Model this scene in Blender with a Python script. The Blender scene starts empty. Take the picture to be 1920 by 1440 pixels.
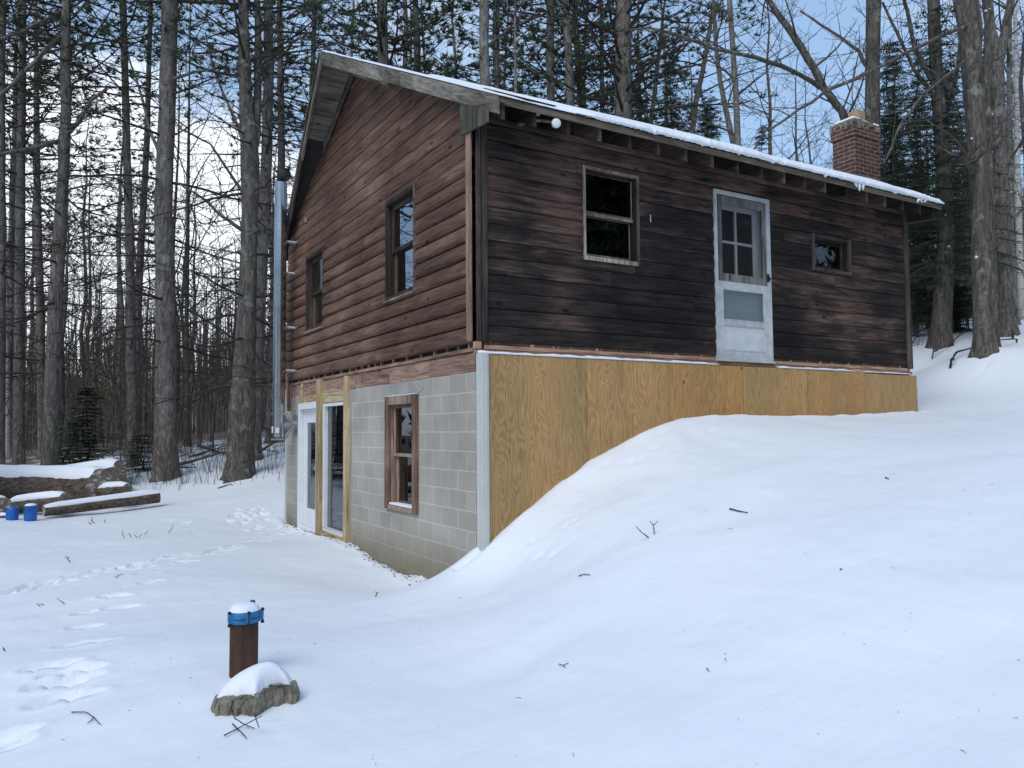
import bpy, math, random, time
import numpy as np
from mathutils import Vector
random.seed(7)
rnd = random.random
def ru(a, b): return a + (b - a) * random.random()
T0 = time.time()
S = bpy.context.scene
COL = S.collection
PI = math.pi

# ---------------------------------------------------------------- camera
FP = 1465.0
yaw, pitch, roll = math.radians(59.0), math.atan(84.8 / FP), -0.0081
fw = np.array([math.cos(yaw), math.sin(yaw), 0.0]); rt = np.array([fw[1], -fw[0], 0.0]); upv = np.array([0, 0, 1.0])
CF = fw * math.cos(pitch) + upv * math.sin(pitch)
CU = upv * math.cos(pitch) - fw * math.sin(pitch)
cr, sr = math.cos(roll), math.sin(roll)
CR = rt * cr + CU * sr; CU2 = CU * cr - rt * sr
CAM = np.array([-3.771, -6.997, 1.6])
def ray(u, v): return CF + CR * ((u - 960) / FP) - CU2 * ((v - 720) / FP)
def atd(u, v, d):
    r = ray(u, v); return CAM + r * (d / float(r @ fw))
cd = bpy.data.cameras.new('camera'); cam = bpy.data.objects.new('camera', cd); COL.objects.link(cam)
from mathutils import Matrix
M = Matrix(((CR[0], CU2[0], -CF[0], CAM[0]), (CR[1], CU2[1], -CF[1], CAM[1]), (CR[2], CU2[2], -CF[2], CAM[2]), (0, 0, 0, 1)))
cam.matrix_world = M
cd.sensor_width = 36; cd.lens = 36 * FP / 1920; cd.clip_end = 3000; cd.clip_start = 0.05
S.camera = cam
S.cycles.use_denoising = True
S.cycles.max_bounces = 6; S.cycles.transparent_max_bounces = 12
S.view_settings.view_transform = 'Standard'; S.view_settings.look = 'None'
S.view_settings.exposure = 0.46; S.view_settings.gamma = 1

# ---------------------------------------------------------------- nodes helper
class NT:
    def __init__(s, name):
        s.m = bpy.data.materials.new(name); s.m.use_nodes = True; s.t = s.m.node_tree
        s.t.nodes.clear(); s.out = s.t.nodes.new('ShaderNodeOutputMaterial')
        s.b = s.n('ShaderNodeBsdfPrincipled'); s.l(s.b, 0, s.out, 0)
        s.tc = s.n('ShaderNodeTexCoord')
    def n(s, ty, **kw):
        nd = s.t.nodes.new(ty)
        for k, v in kw.items(): setattr(nd, k, v)
        return nd
    def l(s, a, ao, b, bi): s.t.links.new(a.outputs[ao], b.inputs[bi])
    def mapping(s, scale, src=None, loc=(0, 0, 0), rot=(0, 0, 0)):
        m = s.n('ShaderNodeMapping'); m.inputs['Scale'].default_value = scale; m.inputs['Location'].default_value = loc
        m.inputs['Rotation'].default_value = rot
        if src is None: s.l(s.tc, 'Object', m, 0)
        else: s.l(src[0], src[1], m, 0)
        return m
    def noise(s, scale, vec=None, detail=4, rough=.55, dist=0):
        n = s.n('ShaderNodeTexNoise'); n.inputs['Scale'].default_value = scale; n.inputs['Detail'].default_value = detail
        n.inputs['Roughness'].default_value = rough; n.inputs['Distortion'].default_value = dist
        if vec is None: s.l(s.tc, 'Object', n, 0)
        else: s.l(vec, 0, n, 0)
        return n
    def ramp(s, src, so, pts, interp='LINEAR'):
        r = s.n('ShaderNodeValToRGB'); e = r.color_ramp.elements; r.color_ramp.interpolation = interp
        while len(e) > 1: e.remove(e[-1])
        for i, (p, c) in enumerate(pts):
            x = e[0] if i == 0 else e.new(p)
            x.position = p
            c = (c, c, c) if not isinstance(c, (tuple, list)) else c
            x.color = (*c, 1)
        s.l(src, so, r, 0); return r
    def mix(s, fac, a, b, mode='MIX'):
        m = s.n('ShaderNodeMix', data_type='RGBA', blend_type=mode)
        for sock, v in ((0, fac), (6, a), (7, b)):
            if isinstance(v, tuple) and len(v) == 2 and hasattr(v[0], 'outputs'): s.l(v[0], v[1], m, sock)
            elif hasattr(v, 'outputs'): s.l(v, 2 if v.bl_idname == 'ShaderNodeMix' else 0, m, sock)
            elif isinstance(v, (int, float)): m.inputs[sock].default_value = v if sock == 0 else (v, v, v, 1)
            else: m.inputs[sock].default_value = (*v, 1)
        return m
    def math(s, op, a, b=None, c=None, clamp=False):
        m = s.n('ShaderNodeMath', operation=op); m.use_clamp = clamp
        for i, v in enumerate((a, b, c)):
            if v is None: continue
            if isinstance(v, (int, float)): m.inputs[i].default_value = v
            elif isinstance(v, tuple): s.l(v[0], v[1], m, i)
            else: s.l(v, 0, m, i)
        return m
    def col(s, node, o=None):
        if o is None: o = 2 if node.bl_idname == 'ShaderNodeMix' else 0
        s.l(node, o, s.b, 'Base Color')
    def bump(s, node, strength, dist, o=0):
        b = s.n('ShaderNodeBump'); b.inputs['Strength'].default_value = strength; b.inputs['Distance'].default_value = dist
        s.l(node, o, b, 'Height'); s.l(b, 0, s.b, 'Normal'); return b
    def set(s, **kw):
        for k, v in kw.items(): s.b.inputs[k.replace('_', ' ')].default_value = v
        return s

def simple(name, c, rough=.6, metal=0, var=.25, scale=8, spec=.3):
    t = NT(name); n = t.noise(scale)
    a = tuple(x * (1 - var) for x in c); b = tuple(min(1, x * (1 + var)) for x in c)
    t.col(t.ramp(n, 0, [(.3, a), (.7, b)])); t.set(Roughness=rough, Metallic=metal, Specular_IOR_Level=spec)
    t.bump(n, .3, .004); return t.m

def siding(name, dark, mid, light, axis, amt=.5, bigw=.5, shear=0, wc=(.6, 1.35)):
    """weathered boards: grain along the board, knots, stain blotches, one tint and offset per board"""
    t = NT(name)
    at = t.n('ShaderNodeAttribute', attribute_name='vary')
    off = t.n('ShaderNodeCombineXYZ')
    k = t.math('MULTIPLY', (at, 2), 37.0)
    for i in range(3): t.l(k, 0, off, i)
    add = t.n('ShaderNodeVectorMath', operation='ADD'); t.l(t.tc, 'Object', add, 0); t.l(off, 0, add, 1)
    if shear:
        ss = t.n('ShaderNodeSeparateXYZ'); t.l(add, 0, ss, 0); cc = t.n('ShaderNodeCombineXYZ'); t.l(ss, 0, cc, 0); t.l(ss, 1, cc, 1); t.l(t.math('MULTIPLY_ADD', (ss, 1), -shear, (ss, 2)), 0, cc, 2); add = cc
    sc = [14, 14, 14]; sc[axis] = .7
    g = t.noise(1.0, t.mapping(sc, (add, 0)), 6, .65, .8)
    sc2 = [60, 60, 60]; sc2[axis] = 2.5
    fine = t.noise(1.0, t.mapping(sc2, (add, 0)), 3, .6)
    sc3 = [2.6, 2.6, 2.6]; sc3[axis] = .8
    blot = t.noise(1.0, t.mapping(sc3, (add, 0)), 5, .62, .6)
    big = t.noise(.55, None, 3, .5)
    s1 = t.math('MULTIPLY', (g, 0), .38); s2 = t.math('MULTIPLY_ADD', (blot, 0), .62, s1)
    s3 = t.math('MULTIPLY_ADD', (at, 2), amt, s2); s4 = t.math('MULTIPLY_ADD', (big, 0), bigw, s3)
    s5 = t.math('SUBTRACT', s4, bigw * .5 + amt * .5)
    c = t.ramp(s5, 0, [(.30, dark), (.49, mid), (.66, light)])
    sc4 = [20, 20, 20]; sc4[axis] = 2.2
    wear = t.noise(1.0, t.mapping(sc4, (add, 0)), 7, .72, .9)
    c = t.mix(1.0, c, t.ramp(wear, 0, [(.34, wc[0]), (.5, 1.0), (.68, wc[1])]), 'MULTIPLY')
    # knots
    sk = [5.6, 5.6, 5.6]; sk[axis] = 2.6
    vo = t.n('ShaderNodeTexVoronoi'); vo.inputs['Scale'].default_value = 1
    t.l(t.mapping(sk, (add, 0)), 0, vo, 0)
    kn = t.ramp(vo, 'Distance', [(.04, .08), (.09, .45), (.14, 1.0)])
    ksel = t.math('GREATER_THAN', (t_sep(t, vo), 0), .3)
    c2 = t.mix(ksel, c, t.mix(1.0, c, kn, 'MULTIPLY'))
    fr = t.ramp(fine, 0, [(.3, .5), (.62, 1.22)])
    c3 = t.mix(1.0, (c2, 2), fr, 'MULTIPLY')
    t.col(c3); t.set(Roughness=.78, Specular_IOR_Level=.18)
    hh = t.math('MULTIPLY_ADD', (fine, 0), .5, (g, 0)); t.bump(hh, .45, .004)
    return t.m
def t_sep(t, vo):
    s = t.n('ShaderNodeSeparateColor'); t.l(vo, 'Color', s, 0); return s

MT = {}
MT['siding_red'] = siding('red brown log siding', (.070, .041, .029), (.132, .074, .050), (.225, .136, .092), 1, .04, .5, 0, (.78, 1.2))
MT['siding_dark'] = siding('dark stained siding', (.011, .0095, .010), (.030, .0235, .0215), (.125, .077, .060), 0, .05, .9, 0, (.45, 1.5))
MT['corner_brown'] = siding('brown corner board', (0.0922, 0.0563, 0.0410), (0.2048, 0.1280, 0.0922), (0.3072, 0.2048, 0.1536), 2, .3)
MT['corner_dark'] = siding('dark corner board', (0.0256, 0.0225, 0.0205), (0.0717, 0.0594, 0.0492), (0.1434, 0.1126, 0.0922), 2, .3)
MT['fascia'] = siding('weathered grey fascia', (0.0563, 0.0481, 0.0389), (0.1485, 0.1280, 0.1044), (0.3072, 0.2714, 0.2253), 1, .4, .9, .506)
MT['fascia_rear'] = siding('weathered grey rear fascia', (0.0563, 0.0481, 0.0389), (0.1485, 0.1280, 0.1044), (0.3072, 0.2714, 0.2253), 1, .4, .9, -.506)
MT['soffit'] = siding('grey weathered plywood', (0.0717, 0.0614, 0.0532), (0.1741, 0.1516, 0.1280), (0.2662, 0.2355, 0.1997), 0, .3)
MT['rafter'] = siding('old rafter wood', (.016, .012, .009), (.05, .037, .028), (.11, .083, .063), 1, .3)  # old wood tone darkened further to paint in the eave shade
MT['screen_wood'] = siding('grey screen frame wood', (.06, .056, .050), (.12, .113, .103), (.20, .19, .175), 2, .3)
MT['drip'] = siding('grey brown eave board', (0.0400, 0.0320, 0.0240), (0.0960, 0.0760, 0.0560), (0.1760, 0.1400, 0.1040), 0, .3)
MT['old_lumber'] = siding('aged reddish lumber', (0.1331, 0.0768, 0.0512), (0.3072, 0.1792, 0.1229), (0.4301, 0.2765, 0.1946), 0, .35)
MT['old_lumber_y'] = siding('aged reddish rim board', (0.1536, 0.0922, 0.0666), (0.3072, 0.1894, 0.1382), (0.4096, 0.2714, 0.2048), 1, .3)
MT['new_lumber'] = siding('new yellow lumber', (.27, .19, .095), (.42, .32, .17), (.54, .43, .26), 2, .3)
MT['new_header'] = siding('new yellow header', (.26, .18, .09), (.41, .305, .16), (.52, .41, .24), 1, .3)
MT['bracket'] = siding('green grey bracket board', (0.0614, 0.0584, 0.0430), (0.1178, 0.1126, 0.0799), (0.1946, 0.1843, 0.1485), 2, .3)
MT['trim_tan'] = siding('peeling tan trim', (0.0560, 0.0440, 0.0320), (0.1520, 0.1240, 0.0880), (0.3840, 0.3360, 0.2560), 2, .4)
MT['trim_dark'] = siding('dark brown trim', (0.0240, 0.0176, 0.0144), (0.0600, 0.0416, 0.0336), (0.1280, 0.0920, 0.0720), 2, .3)
MT['trim_black'] = siding('black brown sash', (.012, .010, .009), (.030, .024, .021), (.07, .055, .045), 2, .2)
MT['trim_red'] = siding('peeling red brown frame', (.115, .066, .047), (.20, .122, .09), (.36, .26, .20), 2, .3)

def plywood():
    t = NT('pine plywood')
    at = t.n('ShaderNodeAttribute', attribute_name='vary')
    k = t.math('MULTIPLY', (at, 2), 53.0); off = t.n('ShaderNodeCombineXYZ')
    for i in range(3): t.l(k, 0, off, i)
    add = t.n('ShaderNodeVectorMath', operation='ADD'); t.l(t.tc, 'Object', add, 0); t.l(off, 0, add, 1)
    n = t.noise(1.0, t.mapping((3.0, 1, .62), (add, 0)), 1.6, .5, .35)
    wob = t.noise(1.0, t.mapping((9, 1, 2.2), (add, 0)), 2, .5, .2)
    h = t.math('MULTIPLY_ADD', (wob, 0), .07, (n, 0))
    ph = t.math('MULTIPLY', h, 225.0); sn = t.math('SINE', ph)
    fib = t.noise(1.0, t.mapping((140, 1, 5), (add, 0)), 3, .6)
    mixv = t.math('MULTIPLY_ADD', (fib, 0), .9, t.math('MULTIPLY_ADD', sn, .085, .08))
    c = t.ramp(mixv, 0, [(.28, (.26, .155, .068)), (.53, (.43, .278, .128)), (.78, (.55, .385, .195))])
    big = t.noise(1.0, t.mapping((1.8, 1, .35), (add, 0)), 3, .5)
    tint = t.ramp(big, 0, [(.35, (.86, .86, .84)), (.65, (1.12, 1.02, .92))])
    c2 = t.mix(1.0, c, tint, 'MULTIPLY')
    v2 = t.ramp(at, 2, [(0.0, (.90, .94, 1.0)), (.2, (1, .97, .9)), (.45, (.95, .98, .95)), (.62, (1.04, .92, .80)), (1.0, (1.0, .95, .9))])
    c3 = t.mix(1.0, c2, v2, 'MULTIPLY')
    vo = t.n('ShaderNodeTexVoronoi'); vo.inputs['Scale'].default_value = 1
    t.l(t.mapping((3.3, 1, 2.4), (add, 0)), 0, vo, 0)
    kn = t.ramp(vo, 'Distance', [(.015, (.16, .08, .04)), (.04, (.55, .42, .32)), (.07, (1, 1, 1))])
    sel = t.math('GREATER_THAN', (t_sep(t, vo), 1), .52)
    c4 = t.mix(sel, c3, t.mix(1.0, c3, kn, 'MULTIPLY'))
    t.col(c4); t.set(Roughness=.62, Specular_IOR_Level=.25); t.bump(mixv, .15, .002)
    return t.m
MT['plywood'] = plywood()

def blocks():
    t = NT('concrete block')
    sp = t.n('ShaderNodeSeparateXYZ'); t.l(t.tc, 'Object', sp, 0)
    sm = t.math('ADD', (sp, 0), (sp, 1)); cb = t.n('ShaderNodeCombineXYZ'); t.l(sm, 0, cb, 0)
    z = t.math('ADD', (sp, 2), 0.044); t.l(z, 0, cb, 1)
    wob = t.noise(6, None, 3, .6)
    vm = t.n('ShaderNodeVectorMath', operation='MULTIPLY_ADD'); t.l(wob, 1, vm, 0); vm.inputs[1].default_value = (.008, .008, 0); t.l(cb, 0, vm, 2)
    br = t.n('ShaderNodeTexBrick'); t.l(vm, 0, br, 0)
    br.offset = .5; br.inputs['Scale'].default_value = 1; br.inputs['Brick Width'].default_value = .4064; br.inputs['Row Height'].default_value = .2032
    br.inputs['Mortar Size'].default_value = .0075; br.inputs['Mortar Smooth'].default_value = .25; br.inputs['Bias'].default_value = 0
    br.inputs['Color1'].default_value = (.385, .357, .315, 1); br.inputs['Color2'].default_value = (.435, .405, .362, 1)
    br.inputs['Mortar'].default_value = (.56, .53, .48, 1)
    st = t.noise(1.1, None, 5, .62); c = t.mix(1.0, br, t.ramp(st, 0, [(.3, (.78, .78, .77)), (.68, (1.12, 1.11, 1.09))]), 'MULTIPLY')
    # parged smooth bands over and under the window
    fine = t.noise(70, None, 3, .7); c2 = t.mix(1.0, (c, 2), t.ramp(fine, 0, [(.3, .86), (.7, 1.1)]), 'MULTIPLY')
    # algae / splash stain low on the wall
    lo = t.math('MULTIPLY_ADD', (st, 0), -1.0, t.math('MULTIPLY_ADD', (sp, 2), 1.1, .55))
    m = t.ramp(lo, 0, [(.0, .8), (.5, 0.0)])
    c3 = t.mix(m, (c2, 2), (.19, .165, .10)); t.col(c3)
    t.set(Roughness=.9, Specular_IOR_Level=.15)
    hh = t.math('MULTIPLY_ADD', (br, 1), -1.0, t.math('MULTIPLY', (fine, 0), .25)); t.bump(hh, .5, .006)
    return t.m
MT['block'] = blocks()
def brick():
    t = NT('chimney brick')
    sp = t.n('ShaderNodeSeparateXYZ'); t.l(t.tc, 'Object', sp, 0)
    sm = t.math('ADD', (sp, 0), (sp, 1)); cb = t.n('ShaderNodeCombineXYZ'); t.l(sm, 0, cb, 0); t.l(sp, 2, cb, 1)
    wob = t.noise(9, None, 2, .6)
    vm = t.n('ShaderNodeVectorMath', operation='MULTIPLY_ADD'); t.l(wob, 1, vm, 0); vm.inputs[1].default_value = (.01, .01, 0); t.l(cb, 0, vm, 2)
    br = t.n('ShaderNodeTexBrick'); t.l(vm, 0, br, 0); br.offset = .5
    br.inputs['Scale'].default_value = 1; br.inputs['Brick Width'].default_value = .21; br.inputs['Row Height'].default_value = .0677
    br.inputs['Mortar Size'].default_value = .007; br.inputs['Mortar Smooth'].default_value = .2
    br.inputs['Color1'].default_value = (.16, .066, .050, 1); br.inputs['Color2'].default_value = (.085, .048, .043, 1); br.inputs['Mortar'].default_value = (.27, .235, .195, 1)
    st = t.noise(5, None, 4, .6); c = t.mix(1.0, br, t.ramp(st, 0, [(.3, .7), (.7, 1.15)]), 'MULTIPLY')
    t.col(c); t.set(Roughness=.9, Specular_IOR_Level=.1); hh = t.math('MULTIPLY', (br, 1), -1.0); t.bump(hh, .8, .01)
    return t.m
MT['brick'] = brick()

def snow(name='snow', bumpy=1.0):
    t = NT(name)
    a = t.noise(.5, None, 4, .55); b = t.noise(26, t.mapping((1, 1, 1)), 5, .6); c = t.noise(3.2, t.mapping((.7, 2.2, 1)), 4, .55)
    t.col(t.ramp(a, 0, [(.3, (.80, .835, .90)), (.7, (.86, .885, .925))]))
    h = t.math('MULTIPLY_ADD', (b, 0), .22, t.math('MULTIPLY', (c, 0), 1.0)); t.bump(h, .35 * bumpy, .03)
    t.set(Roughness=.55, Specular_IOR_Level=.25); return t.m
MT['snow'] = snow()
def ground():
    t = NT('snow over leaf litter'); sp = t.n('ShaderNodeSeparateXYZ'); t.l(t.tc, 'Object', sp, 0)
    a = t.noise(.5, None, 4, .55); b = t.noise(26, None, 5, .6); c = t.noise(3.2, t.mapping((.7, 2.2, 1)), 4, .55)
    sn = t.ramp(a, 0, [(.3, (.80, .835, .90)), (.7, (.86, .885, .925))])
    # distance into the woods, along +y on the left and beyond the clearing on the right
    ed = t.math('MAXIMUM', t.math('SUBTRACT', (sp, 1), 13.5), t.math('SUBTRACT', t.math('MULTIPLY_ADD', (sp, 1), .75, (sp, 0)), 24.0))
    pt = t.noise(1.1, None, 5, .7); ms = t.math('MULTIPLY_ADD', (pt, 0), 9.0, t.math('MULTIPLY', ed, .22)); m = t.ramp(t.math('SUBTRACT', ms, 5.2), 0, [(0, 0.0), (1, 1.0)])
    gate = t.math('GREATER_THAN', ed, 0.0); m2 = t.math('MULTIPLY', m, gate)
    lit = t.ramp(t.noise(16, None, 4, .7), 0, [(.3, (.05, .035, .025)), (.55, (.12, .075, .05)), (.8, (.30, .25, .2))])
    t.col(t.mix(m2, sn, lit)); h = t.math('MULTIPLY_ADD', (b, 0), .22, (c, 0)); t.bump(h, .35, .03)
    t.set(Roughness=.55, Specular_IOR_Level=.25); return t.m
MT['ground'] = ground(); MT['snow_cap'] = snow('snow cap', .6)

def bark(name, dark, mid, light, lichen=.5, sc=(9, 9, 1.6), bump=.03, spots=(.36, .37, .30), rot=0):
    t = NT(name)
    pre = t.mapping((1, 1, 1), rot=(0, 0, rot)) if rot else None
    g = t.noise(1.0, t.mapping(sc, (pre, 0) if rot else None), 5, .65, 1.2); f = t.noise(30, None, 3, .6); l = t.noise(3.2, None, 4, .7)
    s = t.math('MULTIPLY_ADD', (f, 0), .3, (g, 0))
    c = t.ramp(s, 0, [(.42, dark), (.62, mid), (.85, light)])
    m = t.ramp(l, 0, [(.60 - .06 * lichen, 0.0), (.68, lichen)])
    t.col(t.mix(m, c, spots)); t.set(Roughness=.92, Specular_IOR_Level=.08); t.bump(s, 1.0, bump); return t.m
MT['bark_pine'] = bark('pine bark', (0.0531, 0.0454, 0.0406), (0.1375, 0.1204, 0.1079), (0.2969, 0.2656, 0.2375), .45, (15, 15, 3.2))
MT['bark_hard'] = bark('hardwood bark', (0.0378, 0.0333, 0.0288), (0.1008, 0.0900, 0.0783), (0.2160, 0.1917, 0.1665), .6, (14, 14, 2.6))
MT['bark_pale'] = bark('pale lichened bark', (0.0638, 0.0585, 0.0520), (0.1594, 0.1487, 0.1318), (0.3081, 0.2922, 0.2604), .7, (10, 10, 3))
MT['bark_birch'] = bark('birch bark', (.10, .09, .085), (.50, .48, .45), (.62, .60, .57), .2, (2, 2, 14), .006)
MT['bark_log'] = bark('log bark', (0.0308, 0.0238, 0.0196), (0.1050, 0.0812, 0.0672), (0.2100, 0.1680, 0.1400), .15, (2.2, 14, 14), .05, rot=math.radians(32))
MT['twig'] = simple('twig wood', (.105, .088, .078), .9, 0, .35, 3, .05)
MT['far_twig'] = simple('far grey brown twigs', (.21, .18, .16), .9, 0, .35, .5, .05)
MT['twig_dark'] = simple('dark dead twig', (.062, .052, .046), .9, 0, .35, 3, .05)
def foliage(name, a, b, sc=1.2):
    t = NT(name); n = t.noise(sc, None, 3, .6)
    t.col(t.ramp(n, 0, [(.3, a), (.7, b)])); t.set(Roughness=.7, Specular_IOR_Level=.2)
    return t.m
MT['needles'] = foliage('pine needles', (.042, .056, .034), (.095, .115, .058))
MT['hemlock'] = foliage('hemlock needles', (.045, .072, .043), (.10, .145, .075))
MT['dead_leaf'] = foliage('dead beech leaves', (.20, .10, .05), (.36, .21, .12), 4)
t = NT('snow dusted cut log end'); n_ = t.noise(9, None, 4, .6); f_ = t.noise(9, t.mapping((1, 1, 2)), 3, .6)
t.col(t.mix(t.ramp(f_, 0, [(.56, 0.0), (.62, .8)]), t.ramp(n_, 0, [(.3, (.17, .125, .09)), (.7, (.34, .25, .18))]), (.8, .83, .88))); t.set(Roughness=.9); MT['log_end'] = t.m
MT['steel'] = simple('galvanised steel', (.42, .43, .45), .2, 1.0, .18, 2)
MT['steel_dull'] = simple('dull galvanised steel', (.42, .42, .40), .5, .8, .2, 12)
MT['black'] = simple('black painted metal', (.02, .02, .022), .5, 0, .2, 10)
MT['white'] = simple('white paint', (.72, .74, .76), .5, 0, .06, 5)
MT['vinyl'] = simple('grey white vinyl', (.54, .55, .52), .5, 0, .05, 3)
MT['alum'] = simple('weathered aluminium', (.50, .52, .53), .55, .1, .18, 7)
MT['door_white'] = simple('old white door paint', (.56, .585, .60), .5, 0, .1, 6)
MT['interior'] = simple('dark interior and shade', (.03, .028, .026), .9)  # also paints shade on roof underside, eave, sill gap and basement sheets
MT['metal_roof'] = simple('old metal roofing', (.16, .17, .17), .5, .5, .3, 6)
MT['blue'] = simple('bright blue plastic', (.02, .12, .42), .45, 0, .2, 6)
MT['blue_cap'] = simple('blue painted iron', (.03, .17, .36), .55, 0, .3, 20)
MT['clay'] = simple('clay flue tile', (.36, .25, .14), .85, 0, .25, 10)
MT['label'] = simple('white sticker', (.75, .77, .78), .5, 0, .03, 5)
MT['rope'] = simple('pale cord', (.5, .45, .38), .8)
def rust():
    t = NT('rusty steel casing'); n = t.noise(7, t.mapping((1, 1, .35)), 5, .65); f = t.noise(90, None, 2, .6)
    c = t.ramp(n, 0, [(.3, (.042, .028, .022)), (.55, (.085, .046, .03)), (.75, (.16, .085, .05))])
    c2 = t.mix(t.ramp(f, 0, [(.66, 0.0), (.74, .6)]), c, (.35, .27, .2)); t.col(c2); t.set(Roughness=.75, Metallic=.2, Specular_IOR_Level=.25); t.bump(f, .3, .002); return t.m
MT['rust'] = rust()
def stone():
    t = NT('mossy grey stone'); n = t.noise(14, None, 6, .7); f = t.noise(60, None, 3, .6)
    c = t.ramp(n, 0, [(.3, (.11, .10, .075)), (.52, (.24, .22, .17)), (.75, (.38, .36, .29))])
    t.col(t.mix(1.0, c, t.ramp(f, 0, [(.3, .7), (.7, 1.15)]), 'MULTIPLY')); t.set(Roughness=.95); t.bump(n, .9, .02); return t.m
MT['stone'] = stone()
def glass(name, tint, refl=1.0, rough=.015):
    t = NT(name); t.t.nodes.remove(t.b)
    g = t.n('ShaderNodeBsdfGlossy'); g.inputs['Roughness'].default_value = rough; g.inputs['Color'].default_value = (.92, .95, 1, 1)
    tr = t.n('ShaderNodeBsdfTransparent'); tr.inputs['Color'].default_value = (*tint, 1)
    fr = t.n('ShaderNodeFresnel'); fr.inputs['IOR'].default_value = 1.52
    f2 = t.math('MULTIPLY', (fr, 0), 1.35 * refl, None, True)
    bn = t.n('ShaderNodeBump'); bn.inputs['Strength'].default_value = .12; bn.inputs['Distance'].default_value = .01
    nz = t.noise(1.6, None, 1); t.l(nz, 0, bn, 'Height'); t.l(bn, 0, g, 'Normal')
    m = t.n('ShaderNodeMixShader'); t.l(f2, 0, m, 0); t.l(tr, 0, m, 1); t.l(g, 0, m, 2); t.l(m, 0, t.out, 0); return t.m
MT['glass'] = glass('window glass', (.5, .53, .53)); MT['glass_side'] = glass('gable window glass', (.5, .53, .53), 1.9); MT['glass_clear'] = glass('storm door glass', (.9, .92, .92), .4, .3)
def screen():
    t = NT('insect screen'); t.t.nodes.remove(t.b)
    d = t.n('ShaderNodeBsdfDiffuse'); d.inputs['Color'].default_value = (.06, .06, .06, 1)
    tr = t.n('ShaderNodeBsdfTransparent'); m = t.n('ShaderNodeMixShader'); m.inputs[0].default_value = .2
    t.l(tr, 0, m, 1); t.l(d, 0, m, 2); t.l(m, 0, t.out, 0); return t.m
MT['screen'] = screen()

# ---------------------------------------------------------------- mesh builder
class MB:
    def __init__(s): s.v = []; s.f = []; s.a = []; s.mi = []; s.pc = []
    def each(s, name, mat, parent=None, **kw):   # every added piece becomes a part of its own
        out = []
        for (vs, fs, va) in s.pc:
            m = MB(); m.add(vs, fs, va); out.append(m.build(name, mat, parent, **kw))
        return out
    def add(s, vs, fs, vary=None, mi=0):
        s.pc.append((vs, fs, vary)); o = len(s.v); s.v.extend(vs); vary = rnd() if vary is None else vary
        for f in fs: s.f.append([i + o for i in f]); s.a.append(vary); s.mi.append(mi)
    def hexa(s, p, vary=None, mi=0):   # 8 pts: bottom 4 ccw, top 4 ccw
        s.add(p, [(3, 2, 1, 0), (4, 5, 6, 7), (0, 1, 5, 4), (1, 2, 6, 5), (2, 3, 7, 6), (3, 0, 4, 7)], vary, mi)
    def box(s, x0, x1, y0, y1, z0, z1, vary=None, mi=0):
        s.hexa([(x0, y0, z0), (x1, y0, z0), (x1, y1, z0), (x0, y1, z0), (x0, y0, z1), (x1, y0, z1), (x1, y1, z1), (x0, y1, z1)], vary, mi)
    def wb(s, w, a0, a1, z0, z1, o0, o1, vary=None, mi=0):  # box in wall coordinates; o = outward
        if w == 'G': s.box(-o1, -o0, a0, a1, z0, z1, vary, mi)
        else: s.box(a0, a1, -o1, -o0, z0, z1, vary, mi)
    def frame(s, w, a0, a1, z0, z1, t, o0, o1, tb=None, tt=None):
        tb = t if tb is None else tb; tt = t if tt is None else tt
        s.wb(w, a0, a0 + t, z0, z1, o0, o1); s.wb(w, a1 - t, a1, z0, z1, o0, o1)
        s.wb(w, a0 + t, a1 - t, z0, z0 + tb, o0, o1 - .001); s.wb(w, a0 + t, a1 - t, z1 - tt, z1, o0, o1 - .001)
    def tube(s, pts, rad, n=6, cap=True, vary=None, mi=0, jit=0.0):
        vs = []; fs = []; m = len(pts)
        P = [Vector(p) for p in pts]
        d = (P[-1] - P[0]); 
        ref = Vector((0, 0, 1)) if abs(d.normalized().z if d.length > 0 else 0) < .9 else Vector((1, 0, 0))
        for i in range(m):
            d = P[min(i + 1, m - 1)] - P[max(i - 1, 0)]
            a = d.cross(ref); a.normalize(); b = d.cross(a); b.normalize()
            for k in range(n):
                th = 2 * PI * k / n; r = rad[i] * (1 + (ru(-jit, jit) if jit else 0))
                vs.append(tuple(P[i] + a * (math.cos(th) * r) + b * (math.sin(th) * r)))
        for i in range(m - 1):
            for k in range(n):
                k2 = (k + 1) % n; fs.append((i * n + k, i * n + k2, (i + 1) * n + k2, (i + 1) * n + k))
        if cap: fs.append(tuple(range(n - 1, -1, -1))); fs.append(tuple((m - 1) * n + k for k in range(n)))
        s.add(vs, fs, vary, mi)
    def build(s, name, mat, parent=None, bevel=0, smooth=False, label=None, loc=None):
        me = bpy.data.meshes.new(name); me.from_pydata([tuple(map(float, v)) for v in s.v], [], s.f)
        mats = mat if isinstance(mat, list) else [mat]
        for m_ in mats: me.materials.append(MT[m_])
        at = me.attributes.new('vary', 'FLOAT', 'FACE'); at.data.foreach_set('value', s.a)
        if len(mats) > 1: me.polygons.foreach_set('material_index', s.mi)
        if smooth: me.polygons.foreach_set('use_smooth', [True] * len(me.polygons))
        me.update()
        o = bpy.data.objects.new(name, me); COL.objects.link(o)
        if parent is not None: o.parent = parent
        if loc is not None: o.location = loc
        if bevel:
            b = o.modifiers.new('bevel', 'BEVEL'); b.width = bevel; b.segments = 1; b.limit_method = 'ANGLE'
        if label: o['label'] = label
        return o

def empty(name, label, cat, loc=(0, 0, 0), group=None, kind=None):
    o = bpy.data.objects.new(name, None); o.empty_display_size = .1; COL.objects.link(o); o.location = loc
    tag(o, label, cat, group, kind); return o
def tag(o, label=None, cat=None, group=None, kind=None):
    if label: o['label'] = label
    if cat: o['category'] = cat
    if group: o['group'] = group
    if kind: o['kind'] = kind
    return o

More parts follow.
